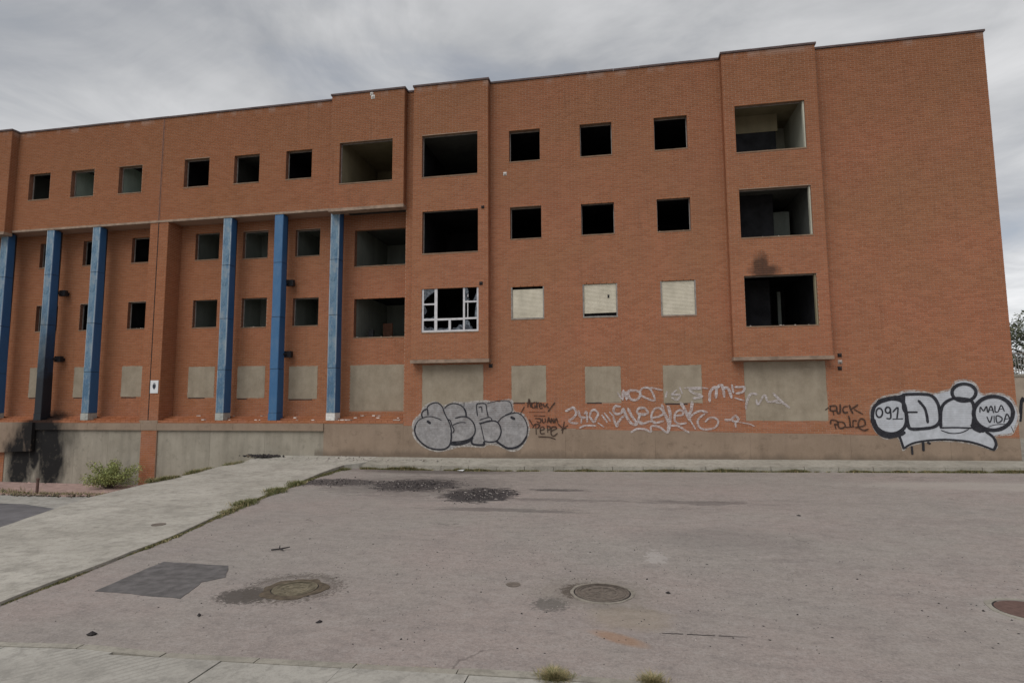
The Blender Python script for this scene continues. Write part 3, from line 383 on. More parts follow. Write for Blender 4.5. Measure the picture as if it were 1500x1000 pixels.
M['blind'] = concrete_mat('aged_blind', (0.46, 0.42, 0.33), (0.62, 0.57, 0.46), False, 0.35, 3.0)
M['frame'] = simple('bare_metal_frame', (0.24, 0.22, 0.20), rough=0.5, var=0.3)
g_ = Mat('dirty_glass', 0.12, 0.5); g_.color(g_.mix(g_.ramp(g_.noise(6, 5, 0.7), 0.45, 0.65), (0.02, 0.024, 0.035), (0.20, 0.23, 0.26))); g_.b.inputs['Alpha'].default_value = 0.85; M['glass'] = g_.mat
M['road'] = road_mat()
M['path'] = path_mat('path_concrete', (0.350, 0.326, 0.282), (0.460, 0.432, 0.380), 0.5)
M['walk'] = path_mat('sidewalk_concrete', (0.310, 0.285, 0.240), (0.395, 0.370, 0.318), 0.5)
M['slab'] = path_mat('paving_slab', (0.345, 0.325, 0.288), (0.420, 0.398, 0.355), 0.35, True)
M['kerb'] = path_mat('kerb_stone', (0.285, 0.262, 0.220), (0.36, 0.335, 0.285), 0.4)
M['yard'] = path_mat('yard_concrete', (0.33, 0.315, 0.285), (0.40, 0.385, 0.35), 0.5)
M['yardasphalt'] = simple('yard_asphalt', (0.135, 0.130, 0.135), var=0.3, scale=1.5, bump=0.3)
M['pinkpave'] = simple('pink_paving', (0.34, 0.235, 0.205), var=0.25, scale=3, bump=0.3)
M['patch'] = simple('dark_asphalt_patch', (0.118, 0.110, 0.108), var=0.38, scale=5, bump=0.5)
M['iron'] = simple('worn_iron', (0.145, 0.122, 0.102), rough=0.6, var=0.35, scale=14, spec=0.4, bump=0.5)
M['earth'] = simple('bare_earth', (0.10, 0.078, 0.055), var=0.45, scale=9, bump=0.5)
M['dirtiron'] = simple('dirt_filled_iron', (0.17, 0.145, 0.10), rough=0.9, var=0.5, scale=9, bump=0.6)
M['rustiron'] = simple('rusty_iron', (0.125, 0.075, 0.062), rough=0.75, var=0.3, scale=14, bump=0.5)
M['ring'] = simple('manhole_ring', (0.24, 0.215, 0.18), var=0.3, scale=12, bump=0.5)
M['debris'] = simple('burnt_rubbish', (0.030, 0.026, 0.026), var=0.5, scale=9)
M['rubble'] = simple('pale_rubble', (0.38, 0.34, 0.31), var=0.35, scale=9)
M['grass'] = leaf_mat('weed_leaves', (0.075, 0.100, 0.032), (0.185, 0.185, 0.075))
M['drygrass'] = leaf_mat('dry_grass', (0.20, 0.165, 0.080), (0.42, 0.34, 0.18))
M['bush'] = leaf_mat('bush_leaves', (0.12, 0.150, 0.045), (0.31, 0.32, 0.11))
M['treeleaf'] = leaf_mat('tree_leaves', (0.045, 0.06, 0.03), (0.12, 0.125, 0.075))
M['bark'] = simple('bark', (0.10, 0.08, 0.06), var=0.3)
M['sign'] = simple('sign_white', (0.66, 0.66, 0.66), var=0.08); M['signdark'] = simple('sign_ink', (0.03, 0.035, 0.05), var=0.1)
M['farwall'] = simple('far_wall', (0.36, 0.30, 0.24), var=0.2, scale=1.0)
M['g_black'] = paint_mat('black_spray', (0.012, 0.013, 0.018), (0.03, 0.03, 0.038), 0.8)
M['g_brown'] = paint_mat('faded_black_spray', (0.035, 0.020, 0.014), (0.065, 0.035, 0.024), 0.6)
M['g_silver'] = paint_mat('silver_spray', (0.245, 0.235, 0.235), (0.375, 0.362, 0.360), 0.66, 3.5, joint=0.22)
M['g_silver2'] = paint_mat('pale_silver_spray', (0.42, 0.44, 0.47), (0.54, 0.56, 0.60), 0.82, 3.0, joint=0.15)
M['g_halo'] = paint_mat('white_halo_spray', (0.40, 0.37, 0.34), (0.52, 0.49, 0.46), 0.15, 7, joint=0.3)
M['g_white'] = paint_mat('faded_white_spray', (0.44, 0.37, 0.35), (0.60, 0.56, 0.56), 0.25, 8, (0.33, 0.62), joint=0.4)

# ------------------------------------------------------------------ ground
def gz(x, y):
    return 0.24*min(max((x+5)/18, 0), 1)*min(max((y+14)/12.5, 0), 1)
pl = [tuple(q) for q in PATH_L]; pr = [tuple(q) for q in PATH_R]
LE = [(-9.2, -60), (-9.9, -22), (-11.1, -15)]+pl[:-2]+[(-14.2, -0.02)]           # left edge of the path, front to back
RE = [(-3.2, -60), (-6.2, -22), (-7.0, -18)]+pr[:-1]+[(-9.95, -1.5)]              # right edge
def road_mesh():
    xs = [-15]+[-14+0.8*i for i in range(36)]+[16, 22, 40, 90, 300, 900]
    ys = [-900, -200, -60, -30, -22]+[-18+0.75*i for i in range(25)]+[1.5, 6, 20, 60, 200, 900]
    mb = MB(); idx = {}
    def xc(x, y):   # clamp the sheet to the path's middle so that nothing pokes out over the yard
        mid = -11.5 if y > -12 else -9.5
        if y < -22: mid = -7
        return max(x, mid) if y < 0.5 else max(x, -13)
    for j, y in enumerate(ys):
        for i, x in enumerate(xs): mb.v.append((xc(x, y), y, gz(x, y)))
    n = len(xs)
    for j in range(len(ys)-1):
        for i in range(n-1): mb.f.append((j*n+i, j*n+i+1, (j+1)*n+i+1, (j+1)*n+i)); mb.m.append(0)
    o = mb.build('road', M['road']); me = o.data
    return tag(o, kind='structure')
road_mesh()
def pz(x, y):
    b = min(max((y+6.0)/4.5, 0), 1); t = min(max((y+1.5)/1.5, 0), 1); return 0.045+0.10*b*b*(3-2*b)+0.165*t
# path: one thick concrete strip that climbs a little to the building
def interp(E, y):
    for (x0, y0), (x1, y1) in zip(E, E[1:]):
        if y0 <= y <= y1: return x0+(x1-x0)*(y-y0)/(y1-y0)
    return E[-1][0] if y > E[-1][1] else E[0][0]
LE2 = []
for q in LE:
    if not LE2 or q[1] > LE2[-1][1]+0.05: LE2.append(q)
LE = LE2
mb = MB(); ys = [-60, -40, -26]+[-22+0.5*i for i in range(44)]+[-0.03]; K = 10; rows = []
for y in ys:
    a, b = interp(LE, y), interp(RE, y)
    if y > -1.45: b = -9.3
    a += 0.05*noise.noise(Vector((y*1.3, 3, 1))); b += 0.05*noise.noise(Vector((y*1.9, 9, 1)))
    rows.append(len(mb.v))
    for k in range(K+1):
        x = a+(b-a)*k/K; mb.v.append((x, y, pz(x, y)+0.012*noise.noise(Vector((x*.6, y*.6, 0)))))
    mb.v.append((b, y, -0.2)); mb.v.append((a, y, -1.4))
for r0, r1 in zip(rows, rows[1:]):
    for k in range(K): mb.f.append((r0+k, r0+k+1, r1+k+1, r1+k)); mb.m.append(0)
    mb.f.append((r0+K, r0+K+1, r1+K+1, r1+K)); mb.m.append(0); mb.f.append((r0+K+2, r0, r1, r1+K+2)); mb.m.append(0)
tag(mb.build('path', M['path']), kind='structure')
# sunken yard to the left of the path
mb = MB(); mb.quad((-900, -900, -1.05), (-8.5, -900, -1.05), (-8.5, -22, -1.05), (-900, -22, -1.05)); mb.quad((-900, -22, -1.05), (-8.5, -22, -1.05), (-13.0, 3, -1.05), (-900, 3, -1.05)); mb.quad((-900, 3, -1.05), (-13, 3, -1.05), (-13, 900, -1.05), (-900, 900, -1.05))
yard = tag(mb.build('yard_ground', M['yard']), kind='structure')
# front pavement of slabs with kerb stones along its far edge
pav = empty('pavement'); tag(pav, kind='structure')
def fy(x): return -16.02-0.05*max(0, -x-0.5)-0.02*abs(x)*0.2 if x > -5 else -16.11-0.11*(-x-4.6)
mb = MB(); mb.prism([(-7.4, fy(-7.4)-0.2), (-7.4, -60), (0.62, -60), (0.62, fy(0.6)-0.2)], -0.3, 0.012); mb.build('slab_bed', M['earth'], pav)
x = -7.4; km = None
while x < 0.5:
    wd = 0.98; dz = R_.uniform(-0.006, 0.006); dy = R_.uniform(-0.02, 0.012)
    mb = MB(); a, b = x+0.006, x+wd-0.006
    mb.prism([(a, fy(a)-0.11), (b, fy(b)-0.11), (b, fy(b)+dy), (a+0.03, fy(a)+dy), (a, fy(a)+dy-0.03)], -0.15, 0.032+dz)
    mb.build('kerb_stone', M['kerb'], pav); x += wd
for j in range(5):
    y1 = 0.12+0.9*j
    x = -7.4+(0.45 if j % 2 else 0)
    while x < 0.5:
        a, b = x+0.005, min(x+1.195, 0.6); dz = R_.uniform(-0.004, 0.004)
        if b-a > 0.2:
            mb = MB(); mb.prism([(a, fy(a)-y1-0.89), (b, fy(b)-y1-0.89), (b, fy(b)-y1-0.004), (a, fy(a)-y1-0.004)], -0.1, 0.03+dz); mb.build('slab', M['slab'], pav)
        x += 1.2
# sidewalk strip and kerb along the building
sw = empty('sidewalk'); tag(sw, kind='structure')
KY = -1.45
x = -9.3; mb = MB()
def hk(x): return gz(x, KY)
XS = [-9.3+1.0*i for i in range(23)]+[13.2, 16, 20, 30]
for a, b in zip(XS, XS[1:]):
    mb.quad((a, KY+0.13, hk(a)+0.155), (b, KY+0.13, hk(b)+0.155), (b, 0.0, 0.30+hk(b)*0.6), (a, 0.0, 0.30+hk(a)*0.6))
    if a > 12: mb.quad((a, 0, 0.30+hk(a)*0.6), (b, 0, 0.30+hk(b)*0.6), (b, 12, 0.4), (a, 12, 0.4))
mb.build('walk_surface', M['walk'], sw)
for a, b in zip(XS, XS[1:]):
    k = MB(); dz = R_.uniform(-0.008, 0.008); dy = R_.uniform(-0.01, 0.01); g = 0.008
    k.v = [(a+g, KY+dy, hk(a)-0.1), (b-g, KY+dy, hk(b)-0.1), (b-g, KY+0.14, hk(b)-0.1), (a+g, KY+0.14, hk(a)-0.1),
           (a+g, KY+dy+0.015, hk(a)+0.15+dz), (b-g, KY+dy+0.015, hk(b)+0.15+dz), (b-g, KY+0.14, hk(b)+0.158+dz), (a+g, KY+0.14, hk(a)+0.158+dz)]
    k.f = [(0, 3, 2, 1), (4, 5, 6, 7), (0, 1, 5, 4), (1, 2, 6, 5), (2, 3, 7, 6), (3, 0, 4, 7)]; k.m = [0]*6
    k.build('kerb_stone', M['kerb'], sw)

# ------------------------------------------------------------------ the building
B = empty('derelict_building', (0, 0, 0))
tag(B, 'long four storey red brick building, derelict, with blue pillars and smashed out windows', 'building')
WT = 15.0; XL = -34.0; XR = 12.6; BT = 1.69      # wall top, ends, recess floor
WI = {k: tuple(v) for k, v in WINS.items()}
DEPTH = 12.0
def bottom(x): return 1.50-0.0165*(x+8.3) if x > -11.6 else 1.69
def wall_cells(mb, x0, x1, z0, z1, holes, Y):
    xs = sorted({x0, x1, *[min(max(h[i], x0), x1) for h in holes for i in (0, 1)]}); zs = sorted({z0, z1, *[min(max(h[i], z0), z1) for h in holes for i in (2, 3)]})
    for a, b in zip(xs, xs[1:]):
        for c, d in zip(zs, zs[1:]):
            mx_, mz_ = (a+b)/2, (c+d)/2
            if any(h[0] < mx_ < h[1] and h[2] < mz_ < h[3] for h in holes): continue
            mb.quad((a, Y, c), (b, Y, c), (b, Y, d), (a, Y, d))
CH, CW = 0.075, 0.25
class Bricks:
    def __init__(s): s.v = []; s.f = []
    def add(s, p0, ux, n, u0, u1, z0, z1):   # p0 origin (x,y), ux unit direction, n outward normal
        e = 0.003; d = 0.009+R_.uniform(-0.002, 0.002)
        def P(u, z, k): return (p0[0]+ux[0]*u+n[0]*k, p0[1]+ux[1]*u+n[1]*k, z)
        i = len(s.v)
        s.v += [P(u0, z0, 0), P(u1, z0, 0), P(u1, z1, 0), P(u0, z1, 0), P(u0+e, z0+e, d), P(u1-e, z0+e, d), P(u1-e, z1-e, d), P(u0+e, z1-e, d)]
        s.f += [(i+4, i+5, i+6, i+7), (i, i+1, i+5, i+4), (i+1, i+2, i+6, i+5), (i+2, i+3, i+7, i+6), (i+3, i, i+4, i+7)]
    def field(s, p0, ux, n, U0, U1, z0f, z1, holes, joint=0.013, phase=0.0):
        zb = math.floor((z0f(U0) if callable(z0f) else z0f)/CH)*CH-CH*4; r = 0
        row = int(round(zb/CH)); z = row*CH
        while z < z1-0.012:
            zt = min(z+CH-joint, z1)
            off = (0 if row % 2 else CW/2)+phase
            iv = [(U0, U1)]
            for h in holes:
                if h[2] < z+CH/2 < h[3]:
                    nv = []
                    for a, b in iv:
                        if h[1] <= a or h[0] >= b: nv.append((a, b)); continue
                        if h[0] > a: nv.append((a, h[0]))
                        if h[1] < b: nv.append((h[1], b))
                    iv = nv
            for a, b in iv:
                k = math.floor((a-off)/CW)
                while True:
                    u0 = max(off+k*CW, a); u1 = min(off+(k+1)*CW-joint, b); k += 1
                    if off+(k-1)*CW >= b: break
                    if u1-u0 < 0.025: continue
                    zb_ = z0f(u0) if callable(z0f) else z0f
                    if z < zb_-0.02: 
                        if zt-zb_ < 0.02: continue
                        s.add(p0, ux, n, u0, u1, zb_, zt)
                    else: s.add(p0, ux, n, u0, u1, z, zt)
            row += 1; z = row*CH
    def build(s, parent):
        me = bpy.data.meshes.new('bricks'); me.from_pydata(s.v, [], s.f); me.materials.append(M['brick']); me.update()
        o = bpy.data.objects.new('bricks', me); COL.objects.link(o); o.parent = parent; o['kind'] = 'stuff'; return o
bays = {'B0': (-11.42, -8.27, 10.15, 15.0), 'B1': (-7.86, -4.82, 3.95, 15.0), 'B2': (3.93, 7.10, 3.85, 15.0), 'BL': (XL, -27.43, 10.15, 15.0)}
def wins(names): return [WI[n] for n in names]
# main wall
wall = MB(); br = Bricks()
LT = 10.30
hU = wins(['a%d_1' % i for i in range(1, 7)])+[bays['B0'], bays['BL']]
wall_cells(wall, XL, -8.27, LT, WT, hU, 0.0); br.field((0, 0), (1, 0), (0, -1), XL, -8.27, LT, WT, hU)
hR = wins(['m%d_%d' % (i, j) for i in (1, 2, 3) for j in (1, 2, 3, 4)]+['B1_4', 'B2_4'])+[bays['B1'], bays['B2']]
wall_cells(wall, -8.27, XR, 1.0, WT, hR, 0.0); br.field((0, 0), (1, 0), (0, -1), -8.27, XR, bottom, WT, hR)
# pier between the recesses, with the movement joint cut into it
wall.box(-20.07, -19.67, 0, RC, BT, LT); wall.box(-19.63, -19.17, 0, RC, BT, LT); wall.box(-19.67, -19.63, 0.03, RC, BT, LT)
br.field((0, 0), (1, 0), (0, -1), -20.07, -19.67, BT, LT, []); br.field((0, 0), (1, 0), (0, -1), -19.63, -19.17, BT, LT, [])
br.field((-19.17, 0), (0, 1), (1, 0), 0, RC, BT, LT, []); br.field((-8.27, RC), (0, -1), (-1, 0), 0, RC, BT, LT, []); 
wall.quad((-8.27, 0, BT), (-8.27, RC, BT), (-8.27, RC, LT), (-8.27, 0, LT))
# recess back wall
hB = wins([n for n in WI if n[0] == 'r'])
wall_cells(wall, XL, -8.2, BT-0.1, LT+0.3, hB, RC); br.field((0, RC), (1, 0), (0, -1), XL, -8.28, BT, LT, hB, phase=0.07)
# soffit over the recess, floor of the recess
wall.quad((XL, 0, LT), (-8.27, 0, LT), (-8.27, RC, LT), (XL, RC, LT))
# gable, back, roof
wall.quad((XR, 0, 0), (XR, DEPTH, 0), (XR, DEPTH, WT), (XR, 0, WT)); wall.quad((XL, DEPTH, -1), (XR, DEPTH, -1), (XR, DEPTH, WT), (XL, DEPTH, WT))
wall.quad((XL, 0, -1), (XL, DEPTH, -1), (XL, DEPTH, WT), (XL, 0, WT))
wall.box(XL, XR, 0.02, 0.26, 14.5, 14.99); wall.box(XL, XR, 0.26, DEPTH, 14.42, 14.5)
br.field((XR, 0), (0, 1), (1, 0), 0, DEPTH, 1.2, WT, [])
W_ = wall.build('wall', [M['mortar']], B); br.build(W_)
# bays
for k, nm in (('B0', ['B0_1']), ('B1', ['B1_1', 'B1_2', 'B1_3']), ('B2', ['B2_1', 'B2_2', 'B2_3']), ('BL', [])):
    x0, x1, z0, z1 = bays[k]; hs = wins(nm); mb = MB(); bb = Bricks()
    wall_cells(mb, x0, x1, z0, z1, hs, -BD)
    for xx in (x0, x1): mb.quad((xx, -BD, z0), (xx, 0, z0), (xx, 0, z1), (xx, -BD, z1))
    mb.quad((x0, -BD, z0), (x1, -BD, z0), (x1, 0.03, z0), (x0, 0.03, z0)); mb.quad((x0, -BD, z1), (x1, -BD, z1), (x1, 0.1, z1), (x0, 0.1, z1))
    o = mb.build('bay', [M['mortar']], B)
    bb.field((0, -BD), (1, 0), (0, -1), x0, x1, z0+0.06, z1, hs); bb.field((x1, -BD), (0, 1), (1, 0), 0.005, BD, z0+0.06, z1, []); bb.field((x0, 0), (0, -1), (-1, 0), 0, BD-0.005, z0+0.06, z1, [])
    bb.build(o)
    l = MB(); l.box(x0-0.03, x1+0.03, -BD-0.045, 0.0, z0-0.07, z0+0.055); l.build('ledge', M['lip'], o)
# slab edge above the recess
for a, b in ((-27.39, -20.07), (-20.07, -19.17), (-19.17, -11.46)):
    l = MB(); l.box(a, b, -0.035, 0.10, LT-0.05, LT+0.045); l.build('ledge', M['lip'], B)
# pier top joint line up the wall: a dark recessed strip with a pale bead
j = MB(); j.box(-19.70, -19.665, -0.016, 0.02, LT+0.05, WT); j.box(-19.64, -19.60, -0.016, 0.02, LT+0.05, WT); j.build('movement_joint', M['brickside'], B)
j = MB(); j.box(-19.665, -19.64, -0.012, 0.03, BT, WT); j.build('movement_joint', M['debris'], B)
# coping stones
def coping(x0, x1, y0, y1, ex=0):
    n = max(1, round((x1-x0)/1.0)); s = (x1-x0)/n
    for i in range(n):
        c = MB(); a, b = x0+s*i+0.004, x0+s*(i+1)-0.004; z = 15.0+R_.uniform(0.0, 0.008)
        c.v = [(a, y0, z), (b, y0, z), (b, y1, z), (a, y1, z), (a, y0, z+0.07), (b, y0, z+0.07), (b, y1, z+0.095), (a, y1, z+0.095)]
        c.f = [(0, 3, 2, 1), (4, 5, 6, 7), (0, 1, 5, 4), (1, 2, 6, 5), (2, 3, 7, 6), (3, 0, 4, 7)]; c.m = [0]*6
        c.build('coping_stone', M['cope'], B)
coping(-27.38, -11.47, -0.05, 0.32); coping(-8.22, -7.91, -0.05, 0.32); coping(-4.77, 3.88, -0.05, 0.32); coping(7.15, XR+0.05, -0.05, 0.32)
for k in bays: coping(bays[k][0]-0.05, bays[k][1]+0.05, -BD-0.05, 0.32)
# recess floor: brick on edge in stepped courses that shed the rain outwards
for a, b in ((XL, -20.07), (-19.17, -8.27)):
    for i, (y0, y1, z) in enumerate(((0.0, 0.27, 0.0), (0.27, 0.54, 0.075), (0.54, RC, 0.15))):
        mb = MB(); x = a; 
        mb.box(a, b, y0+0.005, y1+0.02, BT-0.2, BT+z-0.012)
        while x < b-0.05:
            x1 = min(x+0.245, b); h = R_.uniform(-0.004, 0.004); mb.box(x+0.004, x1-0.004, y0-(0.012 if i == 0 else 0), y1-0.004, BT+z-0.065, BT+z+h); x += 0.25
        o = mb.build('sill_course', M['brick'], B); o['kind'] = 'stuff'

# rooms behind the openings, reveals, sills
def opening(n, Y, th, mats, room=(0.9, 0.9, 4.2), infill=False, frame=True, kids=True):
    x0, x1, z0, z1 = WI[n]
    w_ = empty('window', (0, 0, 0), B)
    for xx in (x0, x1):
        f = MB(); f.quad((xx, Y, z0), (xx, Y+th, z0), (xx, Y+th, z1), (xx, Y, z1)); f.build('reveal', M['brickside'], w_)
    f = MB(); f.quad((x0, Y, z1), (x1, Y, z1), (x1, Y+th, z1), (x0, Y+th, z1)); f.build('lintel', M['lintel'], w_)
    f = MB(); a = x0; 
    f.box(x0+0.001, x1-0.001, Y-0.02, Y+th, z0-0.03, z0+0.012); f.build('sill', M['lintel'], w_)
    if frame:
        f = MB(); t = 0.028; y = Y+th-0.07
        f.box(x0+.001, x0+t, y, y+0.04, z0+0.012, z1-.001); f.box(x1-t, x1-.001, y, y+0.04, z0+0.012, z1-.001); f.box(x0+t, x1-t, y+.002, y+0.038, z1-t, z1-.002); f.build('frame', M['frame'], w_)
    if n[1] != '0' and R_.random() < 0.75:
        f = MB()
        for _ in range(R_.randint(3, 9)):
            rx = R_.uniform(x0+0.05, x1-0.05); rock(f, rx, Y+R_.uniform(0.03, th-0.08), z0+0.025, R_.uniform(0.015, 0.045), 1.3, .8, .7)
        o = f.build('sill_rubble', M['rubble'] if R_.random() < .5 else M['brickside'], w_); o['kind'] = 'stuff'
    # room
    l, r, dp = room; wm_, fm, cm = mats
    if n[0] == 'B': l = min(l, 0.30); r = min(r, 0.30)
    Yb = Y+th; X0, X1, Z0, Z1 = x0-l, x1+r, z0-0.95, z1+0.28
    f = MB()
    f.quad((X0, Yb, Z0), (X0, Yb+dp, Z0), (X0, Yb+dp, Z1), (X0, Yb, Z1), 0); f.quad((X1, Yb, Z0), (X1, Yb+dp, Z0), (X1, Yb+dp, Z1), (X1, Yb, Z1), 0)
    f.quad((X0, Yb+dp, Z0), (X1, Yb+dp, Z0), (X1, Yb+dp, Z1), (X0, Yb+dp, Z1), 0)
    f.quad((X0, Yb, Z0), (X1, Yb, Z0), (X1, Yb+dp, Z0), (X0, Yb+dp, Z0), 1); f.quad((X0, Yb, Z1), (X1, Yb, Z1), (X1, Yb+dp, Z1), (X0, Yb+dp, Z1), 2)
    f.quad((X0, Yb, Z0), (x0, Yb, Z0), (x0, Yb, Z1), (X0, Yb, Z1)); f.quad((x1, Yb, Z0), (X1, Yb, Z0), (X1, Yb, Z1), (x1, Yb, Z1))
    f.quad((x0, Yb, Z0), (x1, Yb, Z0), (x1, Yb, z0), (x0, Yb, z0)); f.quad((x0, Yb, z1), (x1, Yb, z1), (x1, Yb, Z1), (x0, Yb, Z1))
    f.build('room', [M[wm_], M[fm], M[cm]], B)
    return w_
soot_shade = ('soot', 'soot', 'soot'); dimm = ('dim', 'dimfloor', 'dim')
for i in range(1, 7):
    mt = {1: ('dim', 'dimfloor', 'soot'), 2: ('green', 'dimfloor', 'dim'), 3: ('green', 'dimfloor', 'soot')}.get(i, soot_shade if i in (4, 6) else ('dim', 'soot', 'dim'))
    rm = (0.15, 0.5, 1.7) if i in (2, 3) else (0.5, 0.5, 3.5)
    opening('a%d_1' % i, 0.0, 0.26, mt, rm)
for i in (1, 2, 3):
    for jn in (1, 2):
        opening('m%d_%d' % (i, jn), 0.0, 0.26, ('dim', 'soot', 'soot') if (i, jn) == (2, 1) else soot_shade, (0.6, 0.6, 4))
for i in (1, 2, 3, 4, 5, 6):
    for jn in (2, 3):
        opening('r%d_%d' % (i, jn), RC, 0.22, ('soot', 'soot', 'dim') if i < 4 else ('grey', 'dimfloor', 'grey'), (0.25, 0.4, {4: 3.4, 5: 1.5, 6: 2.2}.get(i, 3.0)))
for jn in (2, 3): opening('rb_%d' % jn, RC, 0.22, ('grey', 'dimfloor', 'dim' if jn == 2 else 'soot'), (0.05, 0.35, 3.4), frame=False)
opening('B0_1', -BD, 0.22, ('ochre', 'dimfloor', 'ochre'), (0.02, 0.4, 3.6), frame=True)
opening('B1_1', -BD, 0.22, ('soot', 'soot', 'dim'), (0.6, 0.6, 4)); opening('B1_2', -BD, 0.22, soot_shade, (0.6, 0.6, 4)); wb = opening('B1_3', -BD, 0.22, soot_shade, (0.4, 0.4, 4), frame=False)
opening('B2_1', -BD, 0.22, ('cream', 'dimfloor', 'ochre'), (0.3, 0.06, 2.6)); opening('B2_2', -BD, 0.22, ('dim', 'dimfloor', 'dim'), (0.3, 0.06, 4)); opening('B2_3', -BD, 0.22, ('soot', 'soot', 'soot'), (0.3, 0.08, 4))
# loose pieces seen inside the rooms
x0, x1, z0, z1 = WI['B2_1']
f = MB(); yb = 1.1
f.box(x0-0.28, x1-0.55, yb, yb+0.1, z1-0.42, z1+0.27, 1); f.box(x0-.28, x1-0.62, yb+0.004, yb+0.09, z0-0.94, z1-0.42, 0); f.build('partition', [M['soot'], M['ochre']], B)  # near-black lower box paints in the unlit opening under the partition head
x0, x1, z0, z1 = WI['B2_2']
f = MB(); f.box(x0-0.28, x0+1.5, 1.2, 1.3, z0-0.94, z1+0.27); f.build('partition', M['soot'], B)
f = MB(); f.box(x1-0.75, x1-0.15, 1.8, 1.86, z0-0.94, z1-0.25); f.build('door_panel', M['grey'], B)
x0, x1, z0, z1 = WI['B2_3']
f = MB(); f.box(x1-0.62, x1-0.50, 2.3, 2.36, z0-0.94, z1-0.15); f.build('door_jamb', M['grey'], B)
f = MB(); f.box(x0-0.28, x0+1.3, 1.6, 1.7, z0-0.94, z1+0.2); f.build('partition', M['soot'], B)
for n_ in ('B2_1', 'B2_2', 'B2_3'):
    x0, x1, z0, z1 = WI[n_]; f = MB(); f.box(x1-0.05, x1-0.003, -BD+0.06, -BD+0.20, z0+0.02, z1-0.01); f.build('window_jamb', M['cream'] if n_ != 'B2_3' else M['ochre'], B)
x0, x1, z0, z1 = WI['rb_3']
f = MB(); f.box(x0+0.30, x0+0.52, 1.6, 1.7, z0-0.9, z0+0.42); f.build('door_panel', M['soot'], B)
f = MB(); f.box(x0+0.40, x0+0.85, 2.9, 2.96, z0-0.2, z0+0.85); f.build('partition', M['brickside'], B)
# cement infills, with the top edge left a bit ragged
def infill(n, Y, top=0.0):
    x0, x1, z0, z1 = WI[n]; f = MB(); k = 14; pts = [(x0+.001, z0), (x1-.001, z0)]
    f.box(x0+.001, x1-.001, Y-0.002+R_.uniform(-.004, .004), Y+0.2, z0+0.004, z1-0.004)
    f.box(x0, x1, Y+0.02, Y+0.25, z0-0.03, z1+0.001, 1)
    e_ = []; ys_ = Y-0.0115
    for (ax, az), (bx, bz) in (((x0, z0), (x1, z0)), ((x1, z0), (x1, z1)), ((x1, z1), (x0, z1)), ((x0, z1), (x0, z0))):
        kk = 16
        for q_ in range(kk):
            t = q_/kk; jx, jz = 0.022*noise.noise(Vector((ax*3+t*9, az*3, 1))), 0.022*noise.noise(Vector((ax*3+t*9, az*5, 7)))
            e_.append((ax+(bx-ax)*t+jx, ys_, az+(bz-az)*t+jz))
    f.poly(e_, 0); nb = len(e_)
    f.build('cement_infill', [M['infill'], M['debris']], B)
    if n[0] in 'mr' and n[1] != 'b':
        s = MB(); a = x0+0.05; s.box(a, a+(x1-x0)*R_.uniform(0.3, 0.9), Y-0.014, Y, z0-0.05, z0-0.015); s.build('open_joint', M['debris'], B)
for n in WI:
    if n.endswith('_4'): infill(n, RC if n[0] == 'r' else 0.0)
# third row: white roller blinds
def blind(n, dz_top, lift, tilt, slip=0.0):
    x0, x1, z0, z1 = WI[n]
    w_ = empty('window', (0, 0, 0), B)
    f = MB(); t = 0.045
    f.box(x0, x0+t, 0.0, 0.10, z0, z1); f.box(x1-t, x1, 0.0, 0.10, z0, z1); f.box(x0+t, x1-t, 0.003, 0.097, z0, z0+t); f.build('frame', M['frame'], w_)
    f = MB(); f.box(x0, x1, 0.0, 0.25, z1-0.001, z1+0.03); f.box(x0, x1, -.018, 0.25, z0-0.03, z0-0.001); f.build('sill', M['lintel'], w_)
    f = MB(); f.quad((x0, 0.25, z0), (x1, 0.25, z0), (x1, 0.25, z1), (x0, 0.25, z1)); f.quad((x0, .1, z0), (x0, .25, z0), (x0, .25, z1), (x0, .1, z1)); f.quad((x1, .1, z0), (x1, .25, z0), (x1, .25, z1), (x1, .1, z1)); f.build('backing', M['soot'], w_)
    f = MB(); z = z0+t+lift; zt = z1-dz_top; h = 0.05
    while z < zt:
        d = tilt*(z-z0)*0; s_ = slip*(1 if z < z0+t+lift+0.1 else 0)
        f.quad((x0+t+.004, 0.045, z), (x1-t-.004, 0.045, z+tilt), (x1-t-.004, 0.037, z+tilt+h*0.5), (x0+t+.004, 0.037, z+h*0.5))
        f.quad((x0+t+.004, 0.037, z+h*0.5), (x1-t-.004, 0.037, z+tilt+h*0.5), (x1-t-.004, 0.045, z+tilt+h*0.995), (x0+t+.004, 0.045, z+h*0.995)); z += h
    o = f.build('blind', M['blind'], w_); o['kind'] = 'stuff'
    if n == 'm2_3':
        k = MB(); k.box(x0+0.72*(x1-x0), x0+0.77*(x1-x0), 0.028, 0.034, z0+0.72, z0+0.84); k.build('hole', M['soot'], w_)
        k = MB(); k.box(x0+0.12, x1-0.38, 0.02, 0.05, z0+0.005, z0+0.05); k.build('slat', M['white'], w_)
blind('m1_3', 0.17, 0.0, 0.0); blind('m2_3', 0.06, 0.11, 0.012); blind('m3_3', 0.02, 0.0, 0.0)
